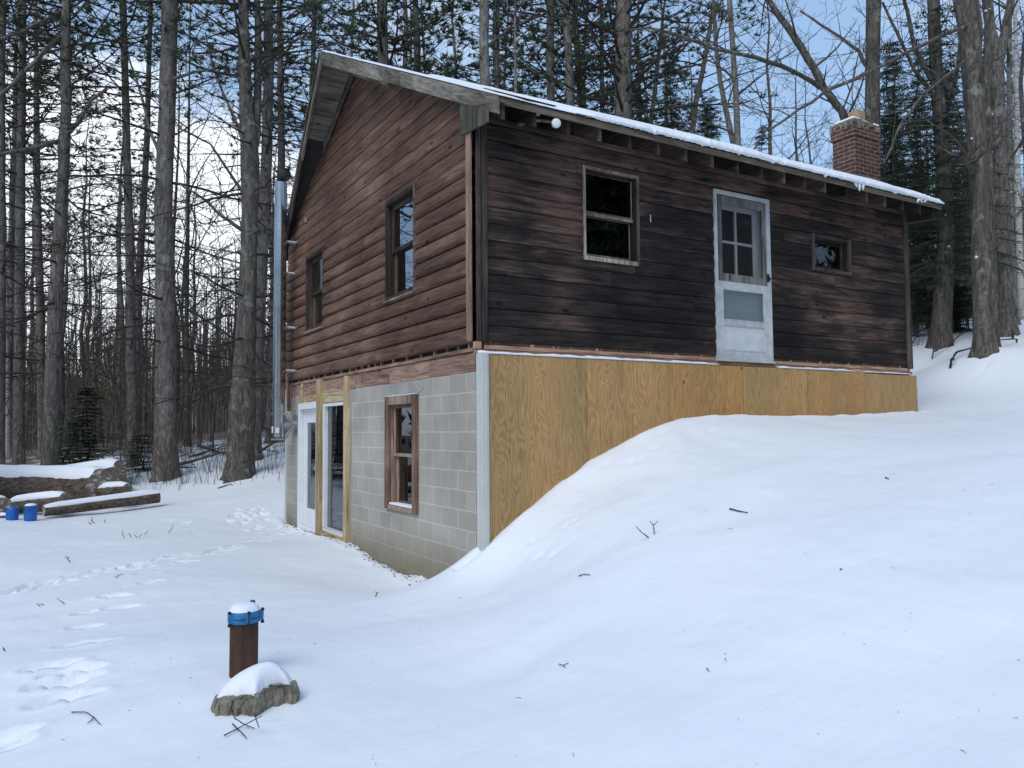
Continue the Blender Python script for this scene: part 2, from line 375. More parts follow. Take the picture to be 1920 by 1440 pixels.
# ---------------------------------------------------------------- terrain
LH, WH = 7.45, 7.10
def sd(s, d): p = CAM + fw * d + rt * (s * d); return p[0], p[1]
CP = []
def cp(x, y, z): CP.append((x, y, z))
def cpd(u, v, d): p = atd(u, v, d); CP.append((p[0], p[1], p[2]))
for x, z in ((-.042, .41), (.08, .5), (.32, .68), (.608, .853), (.95, 1.07), (1.298, 1.263), (1.592, 1.384), (1.975, 1.545), (2.4, 1.68), (2.88, 1.753), (3.785, 1.765), (4.784, 1.75), (6.132, 1.775), (7.0, 1.817), (7.38, 1.805)): cp(x, -.14, z)
for y, z in ((7.1, .02), (6.3, -.02), (5.2, -.01), (3.8, .03), (2.9, -.05), (2.127, -.10), (1.334, -.07), (.71, -.02)): cp(-.02, y, z)
cpd(868, 1052, 7.75); cpd(835, 1082, 7.55); cpd(800, 1100, 7.4)
cp(-.5, 3, -.02); cp(-1.2, 5, .0); cp(-1.5, 1.5, -.02); cp(-1.2, .2, .0)
cp(-2.69, -2.01, .14); cpd(470, 1335, 4.35); cpd(650, 1180, 6.1)
for s_, d, z in ((-.65, 4, .0), (-.65, 8, .0), (-.6, 11, .08), (-.65, 20, .55), (-.65, 30, .8), (-.65, 60, .6), (-.65, 130, 0),
                 (-.4, 10, .05), (-.42, 14, .20), (-.4, 17, .55), (-.4, 21, .95), (-.4, 30, 1.3), (-.4, 60, 1.3), (-.4, 130, 1),
                 (-.30, 15, .3), (-.29, 18, .85), (-.28, 21, 1.2), (-.2, 30, 2.0), (0, 22, 2.3), (0, 35, 3.4), (0, 60, 6), (0, 130, 16),
                 (.5, 13.5, 2.1), (.52, 16, 2.75), (.5, 30, 5.5), (.5, 60, 12), (.5, 130, 30),
                 (.6, 12, 1.88), (.6, 13.6, 2.3), (.62, 16, 3.15), (.64, 35, 8.3), (.8, 60, 16), (.8, 130, 34),
                 (.62, 10, 1.62), (.62, 8.5, 1.45), (.62, 7, 1.22), (.62, 5, .78), (.62, 3.5, .42),
                 (.25, 8.6, 1.48), (.25, 7.5, 1.14), (.25, 6.5, .86), (.25, 5, .5), (.25, 3.5, .22), (.1, 8.1, 1.02), (.1, 7.2, .76), (.1, 6, .48), (.1, 4.5, .2),
                 (.4, 9.7, 1.62), (.4, 8, 1.28), (.4, 6.5, .98), (.4, 5, .66), (-.02, 7.4, .26), (-.04, 6.6, .16), (-.03, 5, .08), (0, 3, .02), (0, 0, 0), (0, -5, -.2), (0, -40, -1.5), (-.3, 3, 0),
                 (-2, 8, -.1), (-2, 30, -.2), (1.6, 6, 1.3), (1.6, 20, 4.5), (1.6, 60, 14)): 
    x, y = sd(s_, d); cp(x, y, z)
cpd(1900, 606, 20); cpd(1918, 598, 22); cpd(1846, 660, 14.5); cpd(1884, 628, 17); cpd(1762, 646, 17); cpd(1728, 628, 19.5)
cp(-30, -20, -1.5); cp(30, -25, 1.0); cp(60, -30, 3); cp(-60, 60, 0)
cpd(23, 972, 13.2); cpd(75, 970, 13.5); cpd(298, 942, 15.5)
CPA = np.array(CP, float)
def _phi(r2): return np.where(r2 > 1e-12, r2 * np.log(r2 + 1e-12), 0)
_n = len(CPA); _d2 = ((CPA[:, None, :2] - CPA[None, :, :2]) ** 2).sum(-1)
_K = np.zeros((_n + 3, _n + 3)); _K[:_n, :_n] = _phi(_d2) + np.eye(_n) * .004
_K[:_n, _n] = 1; _K[:_n, _n + 1:] = CPA[:, :2]; _K[_n:, :_n] = _K[:_n, _n:].T
_w = np.linalg.solve(_K, np.concatenate([CPA[:, 2], [0, 0, 0]]))
def tps(x, y):
    x = np.asarray(x, float); y = np.asarray(y, float); sh = x.shape
    x = x.ravel(); y = y.ravel(); out = np.zeros_like(x)
    for i in range(0, len(x), 20000):
        xs, ys = x[i:i + 20000], y[i:i + 20000]
        d2 = (xs[:, None] - CPA[:, 0]) ** 2 + (ys[:, None] - CPA[:, 1]) ** 2
        out[i:i + 20000] = _phi(d2) @ _w[:_n] + _w[_n] + _w[_n + 1] * xs + _w[_n + 2] * ys
    return out.reshape(sh)
_LG = {}
def lattice(x, y, s, seed):
    if seed not in _LG: _LG[seed] = np.random.RandomState(seed).rand(256, 256)
    g = _LG[seed]
    xi = np.floor(x / s).astype(int); yi = np.floor(y / s).astype(int); fx = x / s - xi; fy = y / s - yi
    fx = fx * fx * (3 - 2 * fx); fy = fy * fy * (3 - 2 * fy)
    a = g[xi % 256, yi % 256]; b = g[(xi + 1) % 256, yi % 256]; c = g[xi % 256, (yi + 1) % 256]; d = g[(xi + 1) % 256, (yi + 1) % 256]
    return (a * (1 - fx) + b * fx) * (1 - fy) + (c * (1 - fx) + d * fx) * fy - .5
def hbase(x, y):
    x = np.asarray(x, float); y = np.asarray(y, float)
    r = np.hypot(x + 3, y + 3)
    z = tps(np.clip(x, -150, 160), np.clip(y, -150, 170))
    # wind ripples and lumps, calm right at the building
    dw = np.clip(np.maximum.reduce([-x, x - LH, -y, y - WH]), 0, 1.0)
    z = z + (lattice(x * .8, y * 1.6, 1.3, 1) * .05 + lattice(x, y * 1.5, .45, 2) * .018 + lattice(x, y, .16, 3) * .006 + lattice(x + .3 * y, y * .4, .09, 6) * .0035) * (.25 + .75 * dw)
    z = z + lattice(x, y, 6, 4) * .5 * np.clip((r - 22) / 30, 0, 1) + lattice(x, y, 40, 5) * 3 * np.clip((r - 70) / 80, 0, 1)
    return z
# footprints: px in the photograph -> spot on the ground
def onground(u, v, f=None):
    r = ray(u, v); r = r / np.linalg.norm(r); t = 2.0
    for _ in range(400):
        p = CAM + r * t; h = float(hbase(p[0:1], p[1:2])[0])
        if p[2] - h < .004: break
        t += max(.008, (p[2] - h) * .6)
        if t > 70: break
    return p[0], p[1], h
PR = []   # x, y, dirx, diry, halflength, halfwidth, depth
def pr(u, v, L=.15, Wd=.075, dp=.065, ang=None):
    x, y, h = onground(u, v); a = ang if ang is not None else ru(.2, .7)
    PR.append((x, y, math.cos(a), math.sin(a), L, Wd, dp))
for u, v in ((215, 1117), (226, 1139), (160, 1175), (188, 1202), (150, 1208), (95, 1247), (118, 1258), (150, 1256), (118, 1282), (140, 1276), (95, 1282), (100, 1312), (140, 1305), (14, 1378), (2, 1400)): pr(u, v, ru(.13, .17), ru(.06, .08), ru(.05, .08), ru(-.35, .15))
for u, v in ((165, 1148), (275, 1075), (284, 1090), (330, 1042), (352, 1053), (372, 998), (338, 983), (345, 980)): pr(u, v, .13, .05, .05, ru(-.2, .3))
tr = [(0, 1115), (60, 1098), (120, 1082), (175, 1070), (235, 1060), (270, 1056), (340, 1042), (400, 1030), (450, 1018), (500, 1008), (535, 1001)]
for i in range(len(tr) - 1):
    for k in range(6):
        f = (k + rnd() * .5) / 6; u = tr[i][0] * (1 - f) + tr[i + 1][0] * f; v = tr[i][1] * (1 - f) + tr[i + 1][1] * f
        pr(u + ru(-3, 3), v + ru(-3, 3), ru(.07, .12), ru(.035, .055), ru(.025, .045), ru(-.1, .5))
        if k % 2: pr(u, v + 7 + ru(-2, 2), ru(.06, .12), ru(.035, .05), ru(.02, .04), ru(-.1, .5))
for k in range(26): pr(ru(430, 500), ru(955, 985) , ru(.05, .12), ru(.03, .06), ru(.02, .05), ru(-1, 1))
for k in range(16): pr(ru(455, 560), ru(985, 1003) , ru(.05, .12), ru(.03, .06), ru(.02, .045), ru(-1, 1))
for u, v in ((1750, 742), (1775, 748), (1800, 745), (1822, 776), (1880, 783), (1890, 788), (1870, 772), (1845, 690), (1860, 684), (1875, 676), (1000, 1012), (1060, 985), (1135, 870), (1180, 868), (1240, 812), (1325, 800), (1335, 806), (1040, 1035), (1075, 975), (1010, 1040), (1200, 860), (1230, 838)): pr(u, v, ru(.05, .09), ru(.03, .05), ru(.015, .03), ru(-1, 1))
PRA = np.array(PR)
def hfull(x, y):
    z = hbase(x, y)
    for (px_, py_, cx_, cy_, L, Wd, dp) in PRA:
        m = (np.abs(x - px_) < .45) & (np.abs(y - py_) < .45)
        if not m.any(): continue
        dx, dy = x[m] - px_, y[m] - py_
        a = (dx * cx_ + dy * cy_) / L; b = (-dx * cy_ + dy * cx_) / Wd; r = np.sqrt(a * a + b * b)
        z[m] += -dp * (np.clip((1.08 - r) / .28, 0, 1) * (.85 + .3 * lattice(x[m], y[m], .05, 8))) + .2 * dp * np.exp(-((r - 1.3) / .2) ** 2)
    return z
def lipz(x, y):   # ragged melt gap and lip where the bank meets the plywood
    d = -.132 - y; g = (x > -.3) & (x < 7.6) & (d > -.05) & (d < .5)
    n1 = lattice(x, y, .22, 11); n2 = lattice(x, y, .07, 12)
    dz = -(.035 + .05 * n1 + .02 * n2) * np.exp(-(np.maximum(d, 0) / .045) ** 2) + (.012 + .03 * n1 + .012 * n2) * np.exp(-((d - .13) / .06) ** 2)
    d2 = -x; g2 = (y > .3) & (y < 7.3) & (d2 > -.05) & (d2 < .4)
    dz2 = -(.025 + .04 * n1 + .02 * n2) * np.exp(-(np.maximum(d2, 0) / .05) ** 2) + (.006 + .03 * n1 + .012 * n2) * np.exp(-((d2 - .15) / .08) ** 2)
    crest = np.exp(-((y + .9) / .5) ** 2) * np.clip((x + .3) / .4, 0, 1) * np.clip((3.2 - x) / .8, 0, 1) * (n1 * .03 + n2 * .012)
    return np.where(g, dz, 0) + np.where(g2, dz2, 0) + crest
def gz(x, y): return float(hbase(np.array([x]), np.array([y]))[0])
def axis(lo, hi, d0, d1, st, far_lo, far_hi):
    a = list(np.arange(lo, hi, st)); g = st; x = a[-1]
    while x < far_hi: g *= 1.11; x += g; a.append(x)
    g = st; x = a[0]; b = []
    while x > far_lo: g *= 1.11; x -= g; b.append(x)
    return np.array(b[::-1] + a)
AX = axis(-6.4, 8.6, 0, 0, .05, -900, 900); AX = np.sort(np.concatenate([AX[(AX < -6.39) | (AX > 1.2)], np.arange(-6.37, 1.19, .028)])); AY = axis(-5.5, 9.0, 0, 0, .032, -900, 900)
GX, GY = np.meshgrid(AX, AY, indexing='ij'); GZ = hfull(GX, GY) + lipz(GX, GY)
ins = np.clip((np.minimum.reduce([GX - .03, LH - .02 - GX, GY + .02, WH - .03 - GY])) / .10, 0, 1)
GZ = GZ * (1 - ins) + (-.35) * ins
nx, ny = GX.shape
me = bpy.data.meshes.new('snow_ground')
co = np.stack([GX, GY, GZ], -1).reshape(-1, 3)
i = np.arange(nx - 1)[:, None] * ny + np.arange(ny - 1)[None, :]
q = np.stack([i, i + ny, i + ny + 1, i + 1], -1).reshape(-1, 4)
me.vertices.add(len(co)); me.vertices.foreach_set('co', co.ravel()); me.loops.add(q.size); me.loops.foreach_set('vertex_index', q.ravel())
me.polygons.add(len(q)); me.polygons.foreach_set('loop_start', np.arange(0, q.size, 4)); me.polygons.foreach_set('use_smooth', np.ones(len(q), bool))
me.update(calc_edges=True); me.materials.append(MT['ground'])
gr = bpy.data.objects.new('snow_ground', me); COL.objects.link(gr); tag(gr, 'snow covered ground with footprints, banked up against the plywood wall', 'snow', kind='structure')
print('terrain', time.time() - T0)

# ================================================================= HOUSE
H = empty('log_cabin', 'dark brown wood cabin on a block basement with snow on its roof', 'cabin', (0, 0, 0))
EZ, RZ, EY, RY = 4.88, 6.93, -.5, 3.55           # eave / ridge
SL = (RZ - EZ) / (RY - EY)
def rz(y): return EZ + SL * ((y - EY) if y <= RY else (2 * RY - y - EY))
def xl(y): t = ((y if y <= RY else 2 * RY - y) - EY) / (RY - EY); return .0 - .52 * t
def xr(y): return 7.58

def siding_wall(w, a_lo, a_hi, z0, z1, ch, openings, amp, clip=None, seg=2.6, ampfun=None, slots=True):
    mb = MB(); k = 0; z = z0
    T = [0, .0, .05, .14, .28, .45, .62, .78, .9, 1.0]; OF = [-.6, .15, .55, .85, 1.0, .97, .82, .58, .32, -.2]
    while z < z1 - .01:
        zt = min(z + ch, z1); A = amp if ampfun is None else ampfun(z)
        # butt joints
        cuts = [a_lo]; c = a_lo + ru(1.2, seg * 1.6)
        while c < a_hi - .3: cuts.append(c); c += ru(3.0, seg * 2.2)
        cuts.append(a_hi)
        brk = sorted({z, zt} | {o[i] for o in openings for i in (2, 3) if z < o[i] < zt})
        vs_ = [rnd() for _ in cuts]
        dz = ru(-.002, .002)
        for b0, b1 in zip(brk[:-1], brk[1:]):
            ts = sorted({(b0 - z) / ch, (b1 - z) / ch} | {t for t in T if (b0 - z) / ch < t < (b1 - z) / ch})
            if len(ts) < 2: continue
            prof = []
            for t in ts:
                if t <= 0: prof.append((0.0, -.4)); prof.append((0.004, .3)); continue
                prof.append((t, float(np.interp(t, T[1:], OF[1:]))))
            for ci in range(len(cuts) - 1):
                iv = [(cuts[ci] + .0015, cuts[ci + 1] - .0015)]
                for (oa0, oa1, oz0, oz1) in openings:
                    if oz0 < b1 - 1e-6 and oz1 > b0 + 1e-6:
                        nv = []
                        for (p0, p1) in iv:
                            if oa1 <= p0 or oa0 >= p1: nv.append((p0, p1)); continue
                            if p0 < oa0: nv.append((p0, oa0))
                            if p1 > oa1: nv.append((oa1, p1))
                        iv = nv
                for (p0, p1) in iv:
                    rows = []
                    for (t, o) in prof:
                        zz = z + t * ch + dz; q0, q1 = p0, p1
                        if clip:
                            c0, c1 = clip(zz); q0 = min(max(q0, c0), c1); q1 = max(min(q1, c1), c0)
                        off = A * (.3 + .7 * o) if o > 0 else A * o * .8
                        rows.append(((q0, zz, off), (q1, zz, off)))
                    if all(r[1][0] - r[0][0] < .01 for r in rows): continue
                    V = []; F = []
                    for r in rows:
                        for (a_, zz, off) in r: V.append((-off, a_, zz) if w == 'G' else (a_, -off, zz))
                    for j in range(len(rows) - 1): F.append((2 * j, 2 * j + 1, 2 * j + 3, 2 * j + 2) if w != 'G' else (2 * j + 1, 2 * j, 2 * j + 2, 2 * j + 3))
                    mb.add(V, F, vs_[ci])
        z = zt; k += 1
    return mb

OG = [(4.95, 5.83, 3.25, 4.45), (1.44, 2.31, 3.25, 4.48)]
OLg = [(1.38, 2.17, 3.49, 4.56), (3.40, 4.39, 2.40, 4.58), (5.26, 6.09, 3.755, 4.26)]
def clipg(z):
    # y-range under the roof underside at height z
    if z <= rz(0) - .07: return (0.0, WH)
    y = (z + .07 - EZ) / SL + EY
    return (max(0, y), min(WH, 2 * RY - y))
mb = siding_wall('G', 0.0, WH, 2.49, 6.85, .1778, OG, .034, clipg, 2.6, lambda z: .058 if z < 4.4 else .018)
mb.build('gable_siding', 'siding_red', H, smooth=False, label='red brown log siding of the gable wall')
mb = siding_wall('L', 0.0, LH, 2.50, 4.875, .1778, OLg, .019, None, 2.4)
mb.build('side_siding', 'siding_dark', H, label='nearly black weathered board siding of the long wall')
# far walls (plain boards)
mb = MB()
for k in range(14):
    z = 2.50 + k * .1778
    mb.box(-.0, LH, WH, WH + .02, z + .003, min(z + .1778, 5.0))
    far = z + .1778 > 4.19 and z < 4.44
    if far: mb.box(LH, LH + .02, 0, 1.15, z + .003, z + .1778); mb.box(LH, LH + .02, 1.52, WH, z + .003, z + .1778)
    else: mb.box(LH, LH + .02, 0, WH, z + .003, z + .1778)
for k in range(11):
    z = 4.99 + k * .1778; c0, c1 = clipg(z + .15)
    if c1 - c0 > .1: mb.box(LH, LH + .02, c0, c1, z + .003, z + .1778)
mb.build('rear_siding', 'siding_dark', H)
# floor slab & interior
mb = MB(); mb.box(.12, LH - .05, .12, WH - .05, 2.30, 2.42); mb.build('floor', 'interior', H)
mb = MB(); mb.box(.22, LH - .2, .22, WH - .2, -.12, -.02); mb.build('basement_floor', 'interior', H)
mb = MB(); mb.box(.12, LH - .05, .12, WH - .05, 4.94, 4.99); mb.build('ceiling', 'interior', H)
mb = MB(); mb.box(.23, .25, .22, 1.40, -.1, 2.3); mb.box(.23, .25, 2.36, 3.74, -.1, 2.3); mb.box(LH - .25, LH - .23, .22, WH - .22, -.1, 2.3); mb.box(.25, LH - .25, WH - .24, WH - .22, -.1, 2.3); mb.box(.25, LH - .25, .22, .24, -.1, 2.3); mb.box(2.6, 2.64, .25, 3.2, -.1, 2.3)
mb.build('basement_dark_liner', 'interior', H)  # near-black sheets added so the basement reads dark through its glass

# corner boards
mb = MB(); mb.wb('G', -.012, .085, 2.50, 4.96, .036, .062); mb.build('corner_board', 'corner_brown', H, .003, label='brown board at the corner on the gable side')
mb = MB(); mb.box(.004, .052, -.042, -.012, 2.50, 4.93); mb.box(.064, .135, -.036, -.010, 2.50, 4.93)
mb.each('corner_board', 'corner_dark', H, bevel=.003)
mb = MB(); mb.box(LH - .085, LH, -.038, -.011, 2.46, 4.86); mb.box(LH, LH + .03, -.038, .06, 2.46, 4.86); mb.build('corner_board', 'corner_dark', H, .003)

# sill bands
mb = MB()
x = .14
mb.box(.10, LH, -.004, .03, 2.425, 2.468); mb.box(.10, LH + .02, -.022, .02, 2.372, 2.418); mb.box(.10, LH, .012, .05, 2.30, 2.52, .2)
mb.each('sill_board', 'old_lumber', H, bevel=.002)
mb = MB(); x = .17
while x < LH - .1:
    w_ = ru(.025, .05); mb.box(x, x + w_, -.003, .06, 2.468, 2.512)
    if rnd() < .25: mb.box(x + w_ + .03, x + w_ + .055, -.002, .06, 2.468, 2.512)
    x += ru(.22, .5)
mb.each('blocking', 'old_lumber', H)
mb = MB(); mb.box(.03, .06, .05, WH, 2.42, 2.52); mb.box(.1, LH, .05, .08, 2.42, 2.56); mb.build('gap_shade_strip', 'interior', H)  # near-black strips paint the shade inside the sill gap
mb = MB()
mb.wb('G', .02, WH, 2.398, 2.438, -.03, .022); 
mb.each('sill_board', 'old_lumber_y', H, bevel=.002, label='thin lumber strip under the gable siding')
mb = MB(); y = .12
while y < WH - .05:
    w_ = ru(.025, .045); mb.wb('G', y, y + w_, 2.438, 2.50, -.05, .006); y += ru(.2, .45)
mb.each('blocking', 'old_lumber_y', H)
mb = MB()
cuts = [-.0, 1.1, 2.3, 3.77]
for a, b in zip(cuts[:-1], cuts[1:]): mb.wb('G', a + .002, b - .002, 2.19, 2.392, -.04, .004)
for a, b in ((3.935, 5.015), (5.245, 6.10), (6.19, WH)): mb.wb('G', a, b, 2.19, 2.392, -.04, .002)
mb.each('rim_board', 'old_lumber_y', H, bevel=.002, label='aged pinkish rim board above the blocks')
# corner end-grain stack
mb = MB(); mb.box(-.03, .05, -.045, -.0, 2.42, 2.495); mb.box(-.02, .10, -.035, .0, 2.372, 2.415); mb.each('corner_block', 'old_lumber', H, bevel=.003)

# basement block walls
def blockwall():
    mb = MB(); ops = [(3.78, 6.36, -.6, 2.19), (1.46, 2.30, .66, 1.96)]
    ys = [0, 1.46, 2.30, 3.78, 6.36, WH]
    def bx(a0, a1, z0, z1): mb.wb('G', a0, a1, z0, z1, -.2, 0)
    bx(0, 1.46, -.6, 2.188); bx(1.46, 2.30, -.6, .66); bx(1.46, 2.30, 1.96, 2.188); bx(2.30, 3.78, -.6, 2.188); bx(6.36, WH, -.6, 2.188)
    mb.box(.2, LH, 0, .2, -.6, 2.35); mb.box(LH - .2, LH, .2, WH, -.6, 2.35); mb.box(.2, LH - .2, WH - .2, WH, -.6, 2.35)
    return mb
blockwall().build('block_wall', 'block', H)
# smooth parged patches above and below the small window, and beside the studs
t = NT('cement parge'); n_ = t.noise(2.5, None, 5, .65); f_ = t.noise(50, None, 3, .6)
c_ = t.mix(1.0, t.ramp(n_, 0, [(.3, (.26, .25, .22)), (.7, (.43, .41, .365))]), t.ramp(f_, 0, [(.3, .85), (.7, 1.1)]), 'MULTIPLY'); t.col(c_); t.set(Roughness=.9, Specular_IOR_Level=.15); t.bump(f_, .4, .004); MT['parge'] = t.m
def blob(w, pts, o, mb):
    V = [(-o, a, z) for a, z in pts] + [(-.0005, a, z) for a, z in pts]; n = len(pts)
    mb.add(V, [tuple(range(n))] + [tuple(range(2 * n - 1, n - 1, -1))] + [(i, (i + 1) % n, n + (i + 1) % n, n + i) for i in range(n)])
mb = MB()
blob('G', [(1.28, 2.186), (2.45, 2.186), (2.47, 2.1), (2.42, 2.045), (2.2, 2.03), (1.8, 2.05), (1.4, 2.035), (1.27, 2.07)], .004, mb)
blob('G', [(3.62, 2.186), (3.77, 2.186), (3.772, 1.3), (3.765, .3), (3.71, .25), (3.725, .9), (3.70, 1.5), (3.73, 1.9)], .004, mb)
mb.each('parging', 'parge', H)

# door and big window infill
mb = MB()
mb.wb('G', 5.015, 5.245, -.06, 2.41, -.02, .05); mb.wb('G', 3.775, 3.935, -.06, 2.385, -.02, .05)
mb.each('stud', 'new_lumber', H, bevel=.003)
mb = MB(); mb.wb('G', 6.10, 6.19, 2.07, 2.40, -.01, .03); mb.build('stud', 'new_lumber', H, .003)
mb = MB(); mb.wb('G', 3.935, 5.015, 2.03, 2.187, -.03, .008); mb.wb('G', 5.245, 6.10, 2.065, 2.187, -.03, .008); mb.each('header', 'new_header', H, bevel=.003)
mb = MB(); mb.wb('G', 3.935, 5.015, -.05, .055, -.03, .045); mb.build('sill_plate', 'new_header', H, .003)
# patio door
door = MB(); door.frame('G', 5.25, 6.34, -.04, 2.05, .075, -.12, .03, .05, .09)
D = door.build('door', 'white', H, .003, label='white basement door with a long glass light')
mb = MB(); mb.frame('G', 5.33, 6.26, .012, 1.957, .17, -.10, -.055, .30, .22); mb.build('door_leaf', 'white', D, .002)
mb = MB(); mb.wb('G', 5.50, 6.09, .31, 1.74, -.083, -.075); mb.build('pane', 'glass', D)
mb = MB(); mb.tube([(.03, 5.42, 1.0), (-.02, 5.42, 1.0)], [.025, .03], 10); mb.tube([(-.0, 5.42, 1.0), (-.01, 5.5, 1.0)], [.012, .01], 6); mb.build('handle', 'steel_dull', D)
mb = MB(); mb.wb('G', 5.27, 6.33, 2.05, 2.066, -.02, .034); mb.build('snow_cover', 'snow_cap', D, .006)
wn = MB(); wn.frame('G', 3.94, 5.01, .058, 2.02, .055, -.12, .012, .05, .045)
W_ = wn.build('window', 'white', H, .003, label='tall fixed basement window in a white frame')
mb = MB(); mb.wb('G', 4.0, 4.95, .11, 1.97, -.06, -.05); mb.build('pane', 'glass', W_)
mb = MB(); mb.wb('G', 3.99, 4.955, .108, .125, -.04, .02); mb.build('sill', 'vinyl', W_, .002)

def double_hung(w, a0, a1, z0, z1, tw, to, trim, sash, label, sw=.045, rec=.10, bw=None, liner=None, top_out=True, extra=None):
    mb = MB(); mb.frame(w, a0, a1, z0, z1, tw, -.0, to, bw)
    T = mb.build('window', trim, H, .002, label=label)
    i0, i1, j0, j1 = a0 + tw, a1 - tw, z0 + (bw or tw), z1 - tw
    mb = MB(); mb.frame(w, i0 - .012, i1 + .012, j0 - .012, j1 + .012, .012, -rec - .06, -.001); mb.build('jamb', liner or trim, T)
    zm = (j0 + j1) / 2
    up = MB(); up.frame(w, i0 + .002, i1 - .002, zm - .02, j1 - .002, sw, -rec * .62, -rec * .62 + .03, sw); u_ = up.build('sash', sash, T, .002)
    lo = MB(); lo.frame(w, i0 + .002, i1 - .002, j0 + .002, zm + .022, sw, -rec, -rec + .03, sw * 1.35); l_ = lo.build('sash', sash, T, .002)
    mb = MB(); mb.wb(w, i0 + sw, i1 - sw, zm + .02, j1 - sw, -rec * .62 + .010, -rec * .62 + .016); mb.build('pane', 'glass_side' if w == 'G' and z0 > 3 else 'glass', T)
    mb = MB(); mb.wb(w, i0 + sw, i1 - sw, j0 + sw * 1.3, zm - .01, -rec + .010, -rec + .016); mb.build('pane', 'glass_side' if w == 'G' and z0 > 3 else 'glass', T)
    return T
w1 = double_hung('G', 4.90, 5.88, 3.23, 4.50, .06, .052, 'trim_dark', 'trim_dark', 'smaller looking brown double hung window in the gable wall, near the stovepipe', .05, .10, .05)
mb = MB(); mb.wb('G', 4.93, 5.87, 3.215, 3.229, .0, .085); mb.build('sill', 'trim_tan', w1, .003)
w2 = double_hung('G', 1.395, 2.355, 3.235, 4.525, .055, .052, 'trim_dark', 'trim_dark', 'brown double hung gable window reflecting sky and branches, near the house corner', .05, .10, .05)
mb = MB(); mb.wb('G', 1.42, 2.35, 3.22, 3.234, .0, .085); mb.build('sill', 'trim_tan', w2, .003)
w3 = double_hung('G', 1.403, 2.358, .62, 2.022, .105, .045, 'trim_red', 'trim_red', 'basement window in a peeling red brown frame set in the blocks', .04, .11, .05)
mb = MB(); mb.wb('G', 1.51, 2.25, .672, .70, -.085, .03); mb.build('snow_cover', 'snow_cap', w3, .008)
mb = MB(); mb.wb('G', 1.41, 2.35, 2.0225, 2.032, .0, .04); mb.build('snow_cover', 'snow_cap', w3, .003)
w4 = double_hung('L', 1.372, 2.182, 3.487, 4.563, .032, .028, 'trim_tan', 'trim_black', 'dark double hung window with thin peeling tan trim on the long wall', .03, .12, .05, 'trim_black')
mb = MB()   # pale glazing lines of the sashes
mb.frame('L', 1.432, 2.122, 4.055, 4.502, .012, -.045, -.040); mb.frame('L', 1.432, 2.122, 3.575, 4.015, .012, -.090, -.0855)
mb.wb('L', 1.42, 2.135, 4.012, 4.05, -.045, -.038); mb.build('glazing_bead', 'trim_tan', w4)
# small window
mb = MB(); mb.frame('L', 5.255, 6.095, 3.75, 4.265, .045, 0, .032); w5 = mb.build('window', 'trim_dark', H, .002, label='small wide window with dark trim right of the white door')
mb = MB(); mb.frame('L', 5.295, 6.055, 3.79, 4.225, .012, -.16, -.001); mb.build('jamb', 'trim_black', w5)
mb = MB(); mb.frame('L', 5.31, 6.04, 3.806, 4.21, .045, -.10, -.07); mb.build('sash', 'trim_black', w5)
mb = MB(); mb.wb('L', 5.36, 5.99, 3.855, 4.16, -.09, -.084); mb.build('pane', 'glass', w5)
mb = MB(); mb.box(LH + .02, LH + .045, 1.10, 1.15, 4.14, 4.49); mb.box(LH + .02, LH + .045, 1.52, 1.57, 4.14, 4.49); mb.build('window', 'trim_dark', H)

# storm door on the long wall
mb = MB(); mb.frame('L', 3.40, 4.392, 2.452, 4.585, .048, -.03, .030, .05, .03)
SD = mb.build('door', 'alum', H, .003, label='weathered white storm door on the long wall')
mb = MB(); mb.frame('L', 3.392, 4.40, 2.449, 4.60, .016, 0, .038, .01, .014); mb.build('drip_edge', 'alum', SD)
mb = MB(); mb.frame('L', 3.475, 4.335, 3.445, 4.54, .062, -.006, .020, .095, .10); mb.build('screen_frame', 'screen_wood', SD, .003)
mb = MB(); mb.wb('L', 3.53, 4.28, 3.535, 4.45, .004, .0055); mb.build('insect_screen', 'screen', SD)
mb = MB()   # lower storm door frame
mb.wb('L', 3.449, 3.53, 2.503, 3.444, -.01, .022); mb.wb('L', 4.262, 4.343, 2.503, 3.444, -.01, .022)
mb.wb('L', 3.53, 4.262, 3.335, 3.444, -.01, .021); mb.wb('L', 3.53, 4.262, 2.885, 2.965, -.01, .021); mb.wb('L', 3.53, 4.262, 2.503, 2.58, -.01, .021)
mb.frame('L', 3.515, 4.277, 2.565, 2.90, .014, .0, .027); mb.frame('L', 3.515, 4.277, 2.95, 3.35, .012, .0, .027)
mb.build('storm_frame', 'alum', SD, .002)
mb = MB(); mb.wb('L', 3.53, 4.262, 2.58, 2.885, -.004, .010); mb.build('kick_panel', 'door_white', SD)
mb = MB(); mb.wb('L', 3.53, 4.262, 2.965, 3.335, .004, .009); mb.build('pane', 'glass_clear', SD)
inn = MB()  # inner door
zt, z_b = 4.52, 2.46
inn.wb('L', 3.44, 4.35, 2.46, 3.56, -.11, -.035); inn.wb('L', 3.44, 3.56, 3.56, zt, -.11, -.075); inn.wb('L', 4.20, 4.35, 3.56, zt, -.11, -.075); inn.wb('L', 3.56, 4.20, 4.40, zt, -.11, -.075)
inn.wb('L', 3.865, 3.895, 3.56, 4.40, -.105, -.070); inn.wb('L', 3.56, 4.20, 3.965, 3.995, -.104, -.071)
for zz in (3.07, 3.19): inn.wb('L', 3.52, 4.27, zz, zz + .012, -.035, -.027)
I_ = inn.build('inner_door', 'door_white', SD, .002)
mb = MB(); mb.wb('L', 3.565, 4.195, 3.565, 4.395, -.092, -.088); mb.build('pane', 'glass', SD)
mb = MB(); mb.tube([(4.24, .075, 3.36), (4.24, .02, 3.36)], [.02, .03], 12); mb.build('door_knob', 'steel_dull', SD)
mb = MB(); mb.wb('L', 4.325, 4.36, 3.50, 3.60, .030, .045); mb.wb('L', 4.33, 4.35, 3.52, 3.55, .045, .075); mb.build('handle', 'black', SD)
